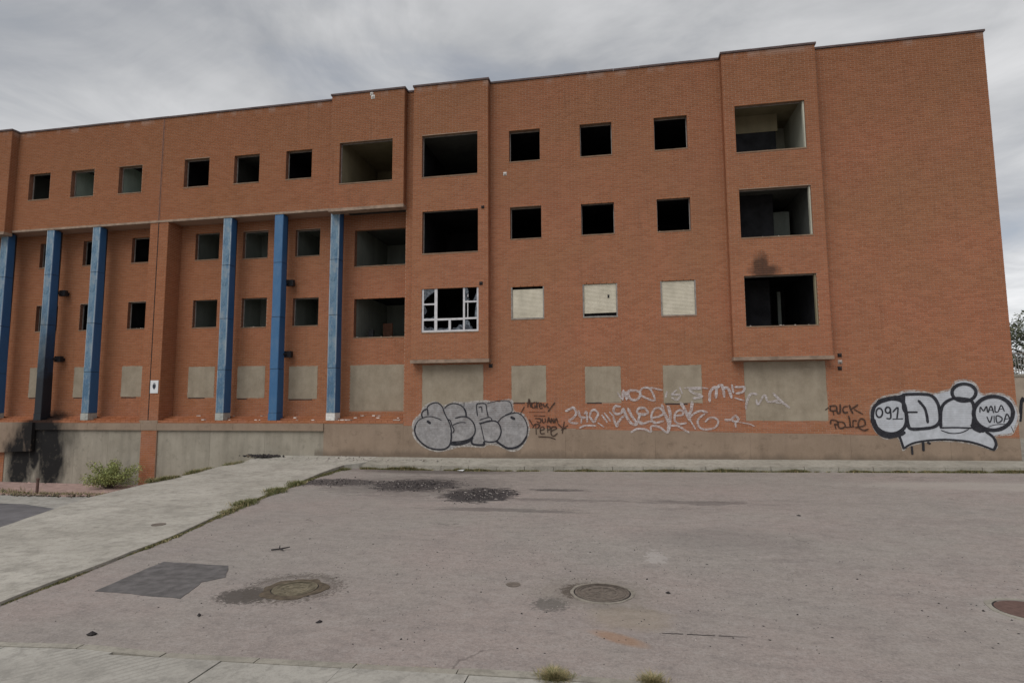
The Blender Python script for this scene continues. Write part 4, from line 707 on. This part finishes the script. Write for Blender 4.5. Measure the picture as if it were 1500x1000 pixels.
# white framed window with broken panes
x0, x1, z0, z1 = WI['B1_3']; wd, ht = x1-x0, z1-z0; yf = -BD+0.03
f = MB(); t = 0.075
def U(u): return x0+u*wd
def V(v): return z0+v*ht
bars = [(0, 0.034, 0, 1), (0.966, 1, 0, 1), (0.034, 0.966, 0, 0.05), (0.225, 0.275, 0.05, 1), (0.728, 0.76, 0.05, 1), (0.034, 0.225, 0.27, 0.315), (0.275, 0.728, 0.27, 0.315), (0.76, 0.966, 0.28, 0.32), (0.034, 0.225, 0.625, 0.66), (0.76, 0.966, 0.655, 0.69), (0.475, 0.515, 0.05, 0.27)]
for a, b, c, d in bars:
    f = MB(); f.box(U(a), U(b), yf, yf+0.05, V(c), V(d)); f.build('frame_bar', M['white'], wb)
f = MB(); f.box(U(0.80), U(0.815), yf+0.02, yf+0.04, V(0.32), V(0.85)); f.build('frame_bar', M['white'], wb)
def shard(pts):
    f = MB(); q = [(U(a), V(c)) for a, c in pts]
    f.poly([(a, yf+0.02, c) for a, c in q]); f.poly([(a, yf+0.026, c) for a, c in reversed(q)]); f.build('pane', M['glass'], wb)
shard([(.034, 1), (.225, 1), (.225, .93), (.15, .86), (.09, .8), (.034, .72)]); shard([(.034, .66), (.034, .62), (.034, .40), (.07, .44), (.09, .5), (.06, .57)]); shard([(.034, .32), (.10, .34), (.17, .33), (.225, .37), (.225, .315), (.034, .315)])
shard([(.034, .05), (.225, .05), (.225, .08), (.16, .13), (.09, .10), (.05, .16), (.034, .12)]); shard([(.275, .05), (.46, .05), (.475, .12), (.44, .08), (.36, .10), (.3, .09)]); shard([(.515, .05), (.728, .05), (.728, .2), (.70, .15), (.66, .17), (.62, .1), (.56, .1)])
shard([(.76, .05), (.90, .05), (.88, .12), (.85, .13), (.84, .22), (.80, .27), (.76, .27)]); shard([(.76, .69), (.84, .72), (.80, .8), (.82, .9), (.80, 1), (.76, 1)]); shard([(.93, .32), (.966, .32), (.966, .65), (.94, .55)]); shard([(.9, .69), (.966, .69), (.966, .9), (.93, .78)])
# blue pillars, clad in four panels each, with a footing
PX = [(-11.33, 'pillar'), (-13.87, 'pillar_fresh'), (-16.28, 'pillar'), (-22.83, 'pillar'), (-25.27, 'pillar_burnt'), (-27.8, 'pillar'), (-30.25, 'pillar'), (-32.7, 'pillar')]
for i, (px, mt) in enumerate(PX):
    P_ = empty('pillar', (px, 0, 0), B)
    if mt == 'pillar_burnt': P_['label'] = 'blue pillar blackened by fire over its lower half'
    if mt == 'pillar_fresh': P_['label'] = 'brighter blue pillar, third of the row from the brick bay'
    zs = [BT+0.30, 3.78, 5.92, 8.2, LT-0.052]
    def prof(z):  # half width, front y, depth
        k = (z-BT)/(LT-BT); return 0.185+0.017*k, -0.015, 0.46-0.14*k
    for a, b in zip(zs, zs[1:]):
        f = MB(); vs = []; jx = R_.uniform(-0.006, 0.006)
        for z in (a+0.010, b-0.010):
            hw, y0, dp = prof(z); c = 0.02
            vs += [(-hw+jx, y0+c, z), (-hw+c+jx, y0, z), (hw-c+jx, y0, z), (hw+jx, y0+c, z), (hw+jx, y0+dp, z), (-hw+jx, y0+dp, z)]
        f.v = vs; f.f = [(0, 1, 7, 6), (1, 2, 8, 7), (2, 3, 9, 8), (3, 4, 10, 9), (4, 5, 11, 10), (5, 0, 6, 11), (5, 4, 3, 2, 1, 0), (6, 7, 8, 9, 10, 11)]; f.m = [0]*8
        f.build('panel', M[mt], P_)
    f = MB(); f.box(-0.17, 0.17, 0.0, 0.42, BT+0.29, LT-0.06); f.build('core', M['debris'], P_)
    f = MB(); hw = 0.188; f.box(-hw, hw, -0.018, 0.44, BT+0.005, BT+0.298)
    f.build('footing', M['whitewash'] if i == 0 else (M['pillar_burnt'] if mt == 'pillar_burnt' else (M['pillar_fresh'] if i == 1 else M['footing'])), P_)
    if i in (1, 4):
        for z in (7.42, 4.4):
            f = MB(); f.tube([(0.12, 0.33, z), (0.2, RC*0.7, z+0.02), (0.2, RC, z+0.02)], [0.07, 0.07, 0.09], 10); f.box(0.10, 0.42, 0.50, 0.66, z-0.12, z+0.14); f.box(0.14, 0.34, 0.60, RC, z-0.07, z+0.07); f.build('wall_tie', M['black'], P_)
# plinth under the right part (render), with vertical joints
XP = [-11.6, -8.27, -5.2, -2.0, 1.2, 4.4, 7.6, 10.6, XR]
for a, b in zip(XP, XP[1:]):
    f = MB(); g = 0.002; y = -0.012
    f.v = [(a+g, y, -0.3), (b-g, y, -0.3), (b-g, y, bottom(b)-.002), (a+g, y, bottom(a)-.002) if a > -11.5 else (a+g, y, BT-0.12)]
    if a < -11: f.v[2] = (b-g, y, BT-0.12)
    f.v += [(q[0], 0.3, q[2]) for q in f.v[:4]]; f.f = [(0, 1, 2, 3), (3, 2, 6, 7), (1, 5, 6, 2), (4, 0, 3, 7)]; f.m = [0]*4
    f.build('plinth_panel', M['plinth'], B)
f = MB(); f.box(XR-.001, XR+0.012, 0, DEPTH, -0.2, 1.15); f.build('plinth_panel', M['plinth'], B)
# ledge beam and sunk basement wall on the left
XB = [XL, -27.6, -25.3, -22.6, -19.95, -19.17, -15.6, -11.6]
for a, b in zip(XB, XB[1:]):
    f = MB(); f.box(a+.004, b-.004, -0.05, 0.3, 1.28, BT-0.115+(0.0)); f.build('ledge_beam', M['plinth'], B)
f = MB(); x = XL
while x < -8.3:
    if not (-20.1 < x < -19.2): f.box(x, min(x+0.245, -8.28), -0.022, 0.2, BT-0.11, BT-0.066)
    x += 0.25
o = f.build('brick_course', M['brick'], B); o['kind'] = 'stuff'
f = MB(); f.box(-20.07, -19.17, -0.02, 0.2, BT-0.114, BT); f.build('pier_foot', M['plinth'], B)
XC = [-26.9, -25.0, -23.3, -21.6, -19.95]
for a, b in zip(XC, XC[1:]):
    f = MB(); f.box(a+.004, b-.004, 0.04, 0.3, -1.3, 1.28); f.build('basement_panel', M['panel'], B)
XC = [-19.17, -16.7, -14.2, -11.6]
for a, b in zip(XC, XC[1:]):
    f = MB(); f.box(a+.004, b-.004, 0.04, 0.3, -1.3, 1.28); f.build('basement_panel', M['panel'], B)
f = MB(); f.box(-19.94, -19.18, -0.02, 0.3, -1.3, 1.279); q = Bricks(); q.field((0, -0.02), (1, 0), (0, -1), -19.93, -19.19, -1.3, 1.27, []); o = f.build('basement_pier', M['mortar'], B); q.build(o)
f = MB(); f.box(XL, -26.9, 0.02, 0.3, -1.3, 1.28); q = Bricks(); q.field((0, 0.02), (1, 0), (0, -1), XL, -26.0-0.9, -1.3, 0.6, []); o = f.build('basement_wall', M['mortar'], B); q.build(o)
f = MB(); f.v = [(XL, -0.16, 0.0), (-25.32, -0.16, 0.36), (-25.32, -0.16, 1.6), (XL, -0.16, 1.6), (XL, 0.0, 0.0), (-25.32, 0.0, 0.36), (-25.32, 0.0, 1.6), (XL, 0.0, 1.6)]
f.f = [(0, 1, 2, 3), (4, 7, 6, 5), (0, 4, 5, 1), (3, 2, 6, 7), (1, 5, 6, 2), (0, 3, 7, 4)]; f.m = [0]*6; f.build('ramp_beam', M['plinth'], B)
# sign plate on the pier
sg = empty('wall_sign', (-19.41, -0.035, 3.10), B); sg['label'] = 'small white plate with a dark shield mark on the pier'
f = MB(); f.box(-0.19, 0.19, 0.0, 0.012, -0.27, 0.27); f.build('plate', M['sign'], sg)
f = MB(); f.prism([(-0.07, 0.10), (0.07, 0.10), (0.075, -0.02), (0.0, -0.12), (-0.075, -0.02)], 0, 0.004); f.v = [(a, -c-0.001, b) for a, b, c in f.v]; f.build('mark', M['signdark'], sg)
f = MB(); f.box(-0.05, 0.05, -0.006, -0.001, 0.12, 0.155); f.build('mark', M['signdark'], sg)
# small wall fixings
for x, y, z, r, c in ((-5.1, -BD, 6.88, 0.05, 'debris'), (-4.80, 0, 3.76, 0.055, 'debris'), (-5.03, -BD, 9.86, 0.045, 'debris'), (7.42, 0, 3.93, 0.05, 'debris'), (7.42, 0, 3.70, 0.05, 'rubble'), (7.40, 0, 3.48, 0.05, 'debris'), (-4.22, 0, 11.25, 0.05, 'whitewash'), (-9.62, -BD, 14.78, 0.06, 'whitewash'), (-9.68, -BD, 14.92, 0.05, 'whitewash')):
    f = MB(); f.tube([(x, y, z), (x, y-0.05, z), (x, y-0.07, z-0.01)], [r, r, r*0.5], 8); f.box(x-r*1.3, x+r*1.3, y-0.02, y-0.005, z-r*1.3, z+r*1.3); f.build('wall_fixing', M[c], B)
# white paint splashes and rubble on the ledge
for _ in range(26):
    x = R_.choice((R_.uniform(-10.9, -8.4), R_.uniform(-10.9, -8.4), R_.uniform(-18, -11))); r = R_.uniform(0.03, 0.10)
    f = MB(); f.disc(0, 0, 0, 0.012+r*0.25, r, 8, jit=0.4); o = f.build('paint_splash', M['whitewash'] if R_.random() < 0.6 else M['rubble'], B); yy = R_.choice((0.12, 0.15, 0.4, 0.66)); o.location = (x, yy, BT+(0.002 if yy < .27 else .077 if yy < .54 else .152)+0.003)

# ------------------------------------------------------------------ graffiti
def smooth(pts, n=5):
    if len(pts) < 3: return [Vector(p) for p in pts]
    P = [Vector(p) for p in pts]; closed = (P[0]-P[-1]).length < 1e-4; out_ = []
    for i in range(len(P)-1):
        a = P[i-1] if i > 0 else (P[-2] if closed else P[0]); b, c = P[i], P[i+1]; d = P[i+2] if i+2 < len(P) else (P[1] if closed else P[-1])
        for k in range(n):
            t = k/n; out_.append(0.5*((2*b)+(c-a)*t+(2*a-5*b+4*c-d)*t*t+(3*b-a-3*c+d)*t**3))
    out_.append(P[-1]); return out_
def stroke(mb, width, pts, Y, m=0, n=5):
    q = smooth(pts, n); L_ = []; 
    for i, p in enumerate(q):
        t = q[min(i+1, len(q)-1)]-q[max(i-1, 0)]
        if t.length < 1e-6: t = Vector((1, 0))
        t.normalize(); nn_ = Vector((-t.y, t.x)); e = min(i, len(q)-1-i)
        closed = (q[0]-q[-1]).length < 1e-4
        wv = width*0.5*(1+0.13*noise.noise(Vector((p.x*6, p.y*6, width*50))))
        if not closed and e == 0: wv *= 0.72
        y = Y-0.00012*i
        L_.append(((p.x+nn_.x*wv, y, p.y+nn_.y*wv), (p.x-nn_.x*wv, y, p.y-nn_.y*wv)))
    for (a, b), (c, d) in zip(L_, L_[1:]): mb.quad(a, b, d, c, m)
    if not (q[0]-q[-1]).length < 1e-4:
        for pt, other, y in ((q[0], q[1], Y), (q[-1], q[-2], Y-0.00012*len(q))):
            d = (pt-other).normalized(); nn_ = Vector((-d.y, d.x)); r = width*0.36
            mb.poly([(pt.x+nn_.x*r*math.cos(k*math.pi/5)+d.x*r*math.sin(k*math.pi/5), y-0.0001, pt.y+nn_.y*r*math.cos(k*math.pi/5)+d.y*r*math.sin(k*math.pi/5)) for k in range(6)], m)
def shrink(pts, k):
    c = [Vector(p) for p in pts]; o_ = []
    n = len(c)
    area = sum(c[i].x*c[(i+1) % n].y-c[(i+1) % n].x*c[i].y for i in range(n)); sgn = 1 if area > 0 else -1
    for i in range(n):
        t = (c[(i+1) % n]-c[i-1]).normalized(); o_.append(c[i]+Vector((-t.y, t.x))*k*sgn)
    return o_
def graffiti(label, strokes, mat, halo=None, fill=None, Y=-0.026):
    g = empty('graffiti', (0, 0, 0), B); g['label'] = label
    if halo:
        for nm, k, mt, y in (('halo', 0.0, M['g_halo'], -0.018), ('fill', 0.065, fill, -0.021)):
            q = smooth([*shrink(halo, k), shrink(halo, k)[0]], 4)[:-1]; mb = MB(); mb.poly([(p.x, y, p.y) for p in q]); mb.build(nm, mt, g)
    mb = MB()
    for i, (w_, pts) in enumerate(strokes): stroke(mb, w_, pts, Y-0.0006*(i % 9))
    mb.build('outline' if halo else 'lettering', mat, g)
graffiti('silver bubble letters with black outline', G1, M['g_black'], G1_HALO, M['g_silver'])
graffiti('pale bubble letters reading 091 Di with MALA VIDA in the last ball', G5, M['g_black'], G5_HALO, M['g_silver2'])
graffiti('dark scrawled names beside the silver bubble letters', G2, M['g_brown'])
graffiti('long faded white tags', [(w_*1.4, q_) for w_, q_ in G3], M['g_white'])
graffiti('dark two line scrawl reading FUCK POLICE', G4, M['g_brown'])

# ------------------------------------------------------------------ road furniture and marks
def sheet(pts, thick=0.004): 
    mb = MB(); mb.prism(pts, -0.02, thick); return mb
q = smooth([*[tuple(p) for p in PATCH], tuple(PATCH[0])], 1)[:-1]
pp = []
for i in range(len(PATCH)):
    a, b = Vector(PATCH[i]), Vector(PATCH[(i+1) % len(PATCH)])
    for k in range(6):
        p = a.lerp(b, k/6); pp.append((p.x+0.02*noise.noise(Vector((p.x*5, p.y*5, 0))), p.y+0.03*noise.noise(Vector((p.x*5, p.y*5, 4)))))
mb = MB(); mb.prism(pp, -0.02, 0.006); tag(mb.build('asphalt_patch', M['patch']), 'dark grey asphalt patch with ragged corners set in the road near the path', 'patch')
def manhole(loc, r, lid, ring, label, pattern=True, rr=1.25):
    e = empty('manhole', (loc[0], loc[1], gz(*loc))); tag(e, label, 'manhole')
    mb = MB(); n = 40
    def ringm(r0, r1, z, mb, jit=0):
        o_ = [((r1*(1+jit*noise.noise(Vector((math.cos(2*math.pi*k/n)*2, math.sin(2*math.pi*k/n)*2, r1*7)))))) for k in range(n)]
        for k in range(n):
            a, b = 2*math.pi*k/n, 2*math.pi*(k+1)/n; q1, q2 = o_[k], o_[(k+1) % n]
            mb.quad((r0*math.cos(a), r0*math.sin(a), z), (q1*math.cos(a), q1*math.sin(a), z), (q2*math.cos(b), q2*math.sin(b), z), (r0*math.cos(b), r0*math.sin(b), z))
            mb.quad((q1*math.cos(a), q1*math.sin(a), z), (q1*math.cos(a)*1.01, q1*math.sin(a)*1.01, z-0.03), (q2*math.cos(b)*1.01, q2*math.sin(b)*1.01, z-0.03), (q2*math.cos(b), q2*math.sin(b), z))
    ringm(r*1.02, r*rr, 0.008, mb, 0.22 if ring == 'earth' else 0.10); mb.build('ring', M[ring], e)
    mb = MB(); mb.disc(0, 0, -0.02, 0.003, r*1.03, 40); mb.build('gap', M['debris'], e)
    mb = MB(); mb.disc(0, 0, -0.01, 0.006, r*0.97, 40)
    if pattern:
        for a_, b_ in ((0.5, 0.58), (0.78, 0.84), (0.9, 0.97)): ringm(r*a_, r*b_, 0.013, mb)
        for k in range(8):
            t = 2*math.pi*k/8; c, s_ = math.cos(t), math.sin(t); w2 = 0.012
            mb.prism([(c*r*.12-s_*w2, s_*r*.12+c*w2), (c*r*.12+s_*w2, s_*r*.12-c*w2), (c*r*.74+s_*w2, s_*r*.74-c*w2), (c*r*.74-s_*w2, s_*r*.74+c*w2)], 0.0, 0.012)
    mb.build('lid', M[lid], e); return e
manhole(S['LID_R'], 0.36, 'iron', 'ring', 'round worn iron manhole cover with ribbed rings in the middle of the road', True, 1.12)
manhole(S['LID_L'], 0.30, 'dirtiron', 'earth', 'rough broken manhole cover ringed by crumbled asphalt right of the dark patch', True, 1.35)
manhole((S['LID_E'][0]-0.02, S['LID_E'][1]), 0.36, 'rustiron', 'kerb', 'reddish brown manhole cover with pale concrete ring at the right edge of the photo', False, 1.2)
mb = MB(); mb.disc(0, 0, -0.01, 0.009, 0.10, 20, jit=0.05); o = tag(mb.build('valve_cover', M['iron']), 'small dark round valve cover in the road left of the ribbed manhole', 'valve cover'); o.location = (*S['CAP1'], 0)
mb = MB(); mb.disc(0, 0, -0.01, 0.010, 0.13, 20, jit=0.05); o = tag(mb.build('valve_cover', M['iron']), 'small dark round cover in the pale concrete path', 'valve cover'); o.location = (*S['CAP2'], 0.05)
# thin open crack in the road
mb = MB(); a, b = Vector(S['CRK0']), Vector(S['CRK1']); pts = [a.lerp(b, k/24)+Vector((0, 0.022*noise.noise(Vector((k*0.8, 1, 1))))) for k in range(25)]
for i, (p, r_) in enumerate(zip(pts, pts[1:])):
    if i % 9 == 6: continue
    h = 0.009*(1-abs(i-8)/22); mb.quad((p.x, p.y-h, 0.004), (r_.x, r_.y-h, 0.004), (r_.x, r_.y+h, 0.004), (p.x, p.y+h, 0.004))
tag(mb.build('road_crack', M['debris']), 'thin dark crack running across the road right of the rust stain', 'crack', kind='stuff')
# stick, stones and litter
mb = MB(); p = S['TWIG']; mb.tube([(-.14, -.05, .02), (0, 0, .03), (.13, .07, .05)], [.012, .014, .008], 6); mb.tube([(0, 0, .03), (.1, -.08, .03)], [.012, .006], 6); mb.tube([(-.02, .0, .03), (-.07, .09, .06)], [.012, .006], 6)
o = tag(mb.build('twig', M['debris']), 'small dark forked twig lying on the road beyond the asphalt patch', 'twig'); o.location = (*p, 0)
mb = MB(); rock(mb, 0, 0, .015, .055, 1.2, 0.8, .6); o = tag(mb.build('stone', M['debris']), 'black stone lying on the road just beyond the front pavement', 'stone'); o.location = (*S['STONE'], 0)
for (x, y), lb in (((-3.4, -15.2), 'small dark stone on the pinkish road between manhole and pavement'), ((-4.9, -15.25), 'dark crumb of asphalt on the road in front of the patch'), ((0.55, -13.55), 'small dark chip on the road right of the ribbed manhole'), ((3.6, -8.3), 'lone dark pebble far out on the right half of the road')):
    mb = MB(); rock(mb, 0, 0, .01, .035, 1.3, 0.8, .6); o = tag(mb.build('stone', M['debris']), lb, 'stone'); o.location = (x, y, gz(x, y))
def scatter(name, label, k, cx, cy, sx, sy, zf, mats, r0, r1, cat='rubbish'):
    mb = MB()
    for _ in range(k):
        x, y = R_.gauss(cx, sx), R_.gauss(cy, sy); r = R_.uniform(r0, r1)*(1 if R_.random() < .9 else 1.8)
        rock(mb, x, y, zf(x, y)+r*0.2, r, R_.uniform(.6, 1.6), R_.uniform(.5, 1), R_.uniform(.3, .8), 1 if R_.random() < 0.13 else 0)
    return tag(mb.build(name, mats), label, cat, kind='stuff')
scatter('burnt_debris', 'burnt black rubbish strewn on the road below the silver graffiti', 650, *S['ASH1'], 0.6, 0.5, gz, [M['debris'], M['rubble']], .008, .026)
scatter('burnt_debris', 'second patch of burnt rubbish on the road, nearer the camera', 550, *S['ASH2'], 0.4, 0.5, gz, [M['debris'], M['rubble']], .008, .026)
scatter('burnt_debris', 'thin trail of ash and cinders beside the end of the path', 260, *S['ASH0'], 0.8, 0.4, gz, [M['debris'], M['rubble']], .008, .025)
scatter('rubble', 'pale crumbs and brick bits along the foot of the wall by the path', 260, -9.6, -0.55, 1.6, 0.25, lambda x, y: pz(x, y) if x < -9.3 else 0.25, [M['rubble'], M['earth']], .012, .04)
scatter('debris_heap', 'low heap of black rubbish where the path meets the wall', 500, S['HEAP'][0]+1.55, S['HEAP'][1]-0.35, 0.33, 0.14, lambda x, y: 0.30+0.0, [M['debris'], M['earth']], .02, .07)
scatter('road_grit', 'loose grit and chips scattered over the road', 1500, -1, -13, 4.5, 1.6, gz, [M['debris'], M['rubble']], .004, .011)
scatter('yard_rubble', 'brick crumbs and earth along the foot of the basement wall', 500, -23.2, -0.25, 2.2, 0.12, lambda x, y: -1.05, [M['pinkpave'], M['earth']], .03, .08)
mb = MB(); p = S['ASH1']; mb.poly([(-.12, 0, .03), (.1, -.05, .02), (.14, .06, .06), (-.02, .1, .04)]); o = tag(mb.build('paper_scrap', M['sign']), 'white scrap of paper by the kerb beyond the burnt rubbish', 'litter'); o.location = (p[0]+0.45, -1.75, 0.02)
# sunken yard: pink paving strip, dark asphalt area, pipe stub, earth banks
mb = MB(); mb.prism([(-33, -2.75), (-20.3, -2.75), (-18.6, -2.2), (-18.0, -0.02), (-33, -0.02)], -1.2, -1.0); tag(mb.build('paved_strip', M['pinkpave']), kind='structure')
mb = MB(); mb.prism([(-33, -7.6), (-15.2, -7.6), (-17.8, -5.1), (-20.5, -4.3), (-33, -4.2)], -1.2, -1.044); tag(mb.build('yard_asphalt', M['yardasphalt']), kind='structure')
mb = MB(); mb.tube([(0, 0, -0.05), (0, 0, 0.62)], [0.05, 0.05], 10); mb.tube([(0, 0, 0.55), (0, 0, 0.60)], [0.065, 0.065], 10)
o = tag(mb.build('pipe_stub', M['rustiron']), 'short rusty pipe stub standing up in the sunken yard', 'pipe'); o.location = (YARD['pipe'][0], YARD['pipe'][1], -1.05)
scatter('earth_spill', 'dark earth and weeds spilled over the yard paving', 420, -21.6, -2.6, 1.1, 0.16, lambda x, y: -1.03, [M['earth'], M['debris']], .02, .07, 'earth')
scatter('earth_spill', 'dark earth mound at the far left of the yard', 420, -26.0, -2.2, 0.9, 0.25, lambda x, y: -1.02, [M['earth'], M['debris']], .03, .09, 'earth')

# ------------------------------------------------------------------ plants
def blade(mb, x, y, z, h, lean, w_, m=0):
    a = R_.uniform(0, 6.28); c, s_ = math.cos(a), math.sin(a); l = lean*h
    n = len(mb.v); mb.v += [(x-s_*w_, y+c*w_, z), (x+s_*w_, y-c*w_, z), (x+c*l*.4+s_*w_*.7, y+s_*l*.4-c*w_*.7, z+h*.6), (x+c*l*.4-s_*w_*.7, y+s_*l*.4+c*w_*.7, z+h*.6), (x+c*l, y+s_*l, z+h)]
    mb.f += [(n, n+1, n+2, n+3), (n+3, n+2, n+4)]; mb.m += [m, m]
def weeds(name, label, line, dens, spread, h0, h1, zf, dry=0.3, lo=0.0, seed=0.0, wid=0.006):
    mb = MB()
    for (x0, y0), (x1, y1) in zip(line, line[1:]):
        L_ = math.hypot(x1-x0, y1-y0); n = int(L_*dens)
        for _ in range(n):
            t = R_.random(); x, y = x0+(x1-x0)*t, y0+(y1-y0)*t
            dn = noise.noise(Vector((x*1.1+seed, y*1.1, 3)))+0.6*noise.noise(Vector((x*4+seed, y*4, 1)))
            if dn < lo+R_.uniform(-0.25, 0.15): continue
            k = (0.6+max(0, dn)*1.5)*(min(1, max(0.35, (y+17)/6)) if y < -11 else 1)
            x += R_.gauss(0, spread)*k; y += R_.gauss(0, spread)*k
            blade(mb, x, y, zf(x, y), R_.uniform(h0, h1)*k, R_.uniform(0.3, 1.3), wid*R_.uniform(0.6, 1.6), 1 if R_.random() < dry else 0)
    return tag(mb.build(name, [M['grass'], M['drygrass']]), label, 'weeds', kind='stuff')
RL = [q for q in RE if -17 < q[1] < -1.6]
weeds('weeds', 'low green weeds along the seam between road and concrete path', RL, 2200, 0.035, 0.012, 0.05, lambda x, y: 0.0, 0.45, -0.15)
weeds('weeds', 'denser weeds where the path meets the building kerb', [(-8.9, -9), (-9.3, -7), (-9.75, -4), (-9.9, -2), (-9.7, -1.6)], 2200, 0.07, 0.03, 0.09, lambda x, y: 0.0, 0.25, -0.30, 5)
weeds('weeds', 'thin line of weeds along the foot of the building kerb', [(-9.3, KY-0.03), (13, KY-0.03)], 1500, 0.03, 0.02, 0.09, gz, 0.5, -0.15, 9)
weeds('weeds', 'sparse weeds in the joint of the front pavement', [(x_/4, fy(x_/4)+0.01) for x_ in range(-29, 3)], 500, 0.02, 0.01, 0.04, lambda x, y: 0.0, 0.7, 0.05, 2, 0.003)
weeds('weeds', 'weeds on the left edge of the path above the yard', [q for q in LE if q[1] > -7], 1200, 0.07, 0.03, 0.16, lambda x, y: 0.06, 0.4, -0.1, 4)
weeds('weeds', 'weeds on the earth of the sunken yard', [(-30, -2.6), (-24.5, -2.4), (-22, -2.6), (-19, -2.3)], 260, 0.25, 0.03, 0.12, lambda x, y: -1.0, 0.5, -0.2, 8)
for k_, n_, r_, lb in (('TUFT1', 2200, 0.17, 'bushy dry grass tuft growing over the front pavement edge'), ('TUFT2', 900, 0.12, 'smaller grass tuft at the bottom edge right of the bushy one')):
    mb = MB(); cx_, cy_ = S[k_]
    for _ in range(n_):
        a, q_ = R_.uniform(0, 6.28), abs(R_.gauss(0, 0.55)); blade(mb, math.cos(a)*q_*r_, math.sin(a)*q_*r_*0.8, 0, R_.uniform(0.03, 0.09)*(1.2-q_*0.5), R_.uniform(0.4, 1.8), 0.003, 1 if R_.random() < 0.72 else 0)
    o = tag(mb.build('grass_tuft', [M['grass'], M['drygrass']]), lb, 'grass tuft'); o.location = (cx_, cy_-0.06, 0.0)
def leafcloud(mb, n, c, rad, size, fn=None):
    for _ in range(n):
        while True:
            p = Vector((R_.uniform(-1, 1), R_.uniform(-1, 1), R_.uniform(-1, 1)))
            if p.length < 1 and p.length > R_.uniform(0, 0.8): break
        P = Vector((c[0]+p.x*rad[0], c[1]+p.y*rad[1], c[2]+p.z*rad[2]))
        if fn and not fn(P): continue
        d = Vector((R_.gauss(0, 1), R_.gauss(0, 1), R_.gauss(0, 1))).normalized(); e = d.orthogonal().normalized(); s_ = size*R_.uniform(.6, 1.4)
        mb.quad(tuple(P-d*s_), tuple(P-e*s_*.45), tuple(P+d*s_), tuple(P+e*s_*.45))
bs = empty('bush', (-20.45, -0.9, -1.05)); tag(bs, 'loose yellow green bush growing against the basement wall beside the brick pier', 'bush')
mb = MB(); tips = []
for _ in range(34):
    a = R_.uniform(0, 6.28); r_ = R_.uniform(.2, 1.45); h = R_.uniform(.4, 1.25)*(1.15-r_*0.35); tip = (math.cos(a)*r_, math.sin(a)*r_*0.55, h); tips.append(tip)
    mb.tube([(math.cos(a)*.05, math.sin(a)*.05, 0), (tip[0]*.45, tip[1]*.45, h*.6), tip], [.014, .010, .004], 5)
mb.build('stem', M['bark'], bs); mb = MB()
for t in tips:
    for k in (0.45, 0.65, 0.85, 1.0):
        leafcloud(mb, int(40), (t[0]*k, t[1]*k, t[2]*(0.25+0.75*k)), (.22, .22, .18), .034)
mb.build('foliage', M['bush'], bs)
# beyond the right end: low wall with railing, trees
FW = empty('boundary_wall', (17.0, 14.0, 0.0)); tag(FW, 'pale boundary wall with metal railing beyond the right end of the building', 'wall')
mb = MB(); mb.box(0, 60, 0, 0.3, -0.2, 3.55); mb.build('wall', M['farwall'], FW)
mb = MB(); mb.box(0, 60, -0.05, 0.35, 3.55, 3.68); mb.build('coping', M['kerb'], FW)
rl = MB(); rl.box(0, 60, 0.12, 0.17, 4.78, 4.84); rl.box(0, 60, 0.12, 0.17, 3.85, 3.90); rl.build('rail', M['frame'], FW)
me_ = None
for i in range(170):
    if me_ is None:
        b_ = MB(); b_.box(-0.012, 0.012, 0.13, 0.16, 3.68, 4.78); o = b_.build('bar', M['frame'], FW); me_ = o.data
    else: o = bpy.data.objects.new('bar', me_); COL.objects.link(o); o.parent = FW
    o.location = (0.1+i*0.13, 0, 0)
mb = MB()
for w_, pts in ((.16, [(3.9, 1.2), (4.1, 2.4), (4.5, 1.5), (4.8, 2.6), (5.0, 1.3)]), (.16, [(5.2, 1.3), (5.3, 2.5), (6.0, 2.2), (5.5, 1.8), (6.2, 1.2)]), (.14, [(6.4, 1.3), (6.9, 2.5), (7.4, 1.4)])): stroke(mb, w_, pts, -0.01)
mb.build('graffiti', M['g_black'], FW)
def tree(x, y, h, r_, label):
    t = empty('tree', (x, y, 0)); tag(t, label, 'tree', 'trees beyond the boundary wall')
    tr = MB(); fo = MB(); tr.tube([(0, 0, -0.2), (.1, 0, h*.3), (0, .1, h*.55), (.1, 0, h*.9)], [.2, .16, .1, .03], 8)
    for k in range(16):
        a = k*2.4; z = h*(.35+.5*k/16); l = r_*R_.uniform(.6, 1)*(1.1-0.4*k/16); e = (math.cos(a)*l, math.sin(a)*l, z+l*.5)
        tr.tube([(0, 0, z), (e[0]*.5, e[1]*.5, z+l*.3), e], [.07, .045, .015], 5)
        for q_ in (0.6, 0.85, 1.05): leafcloud(fo, 130, (e[0]*q_, e[1]*q_, z+l*.5*q_), (r_*.28, r_*.28, r_*.22), .10)
    leafcloud(fo, 300, (0, 0, h*.93), (r_*.4, r_*.4, h*.1), .10)
    tr.build('trunk', M['bark'], t); fo.build('crown', M['treeleaf'], t)
tree(24.6, 18.5, 7.6, 2.4, 'thin leafed tree showing past the right corner of the brick building')
tree(31, 22, 8.2, 2.8, 'second tree, farther right behind the boundary wall')
tree(39, 21, 7.6, 2.6, 'rightmost tree behind the boundary wall')
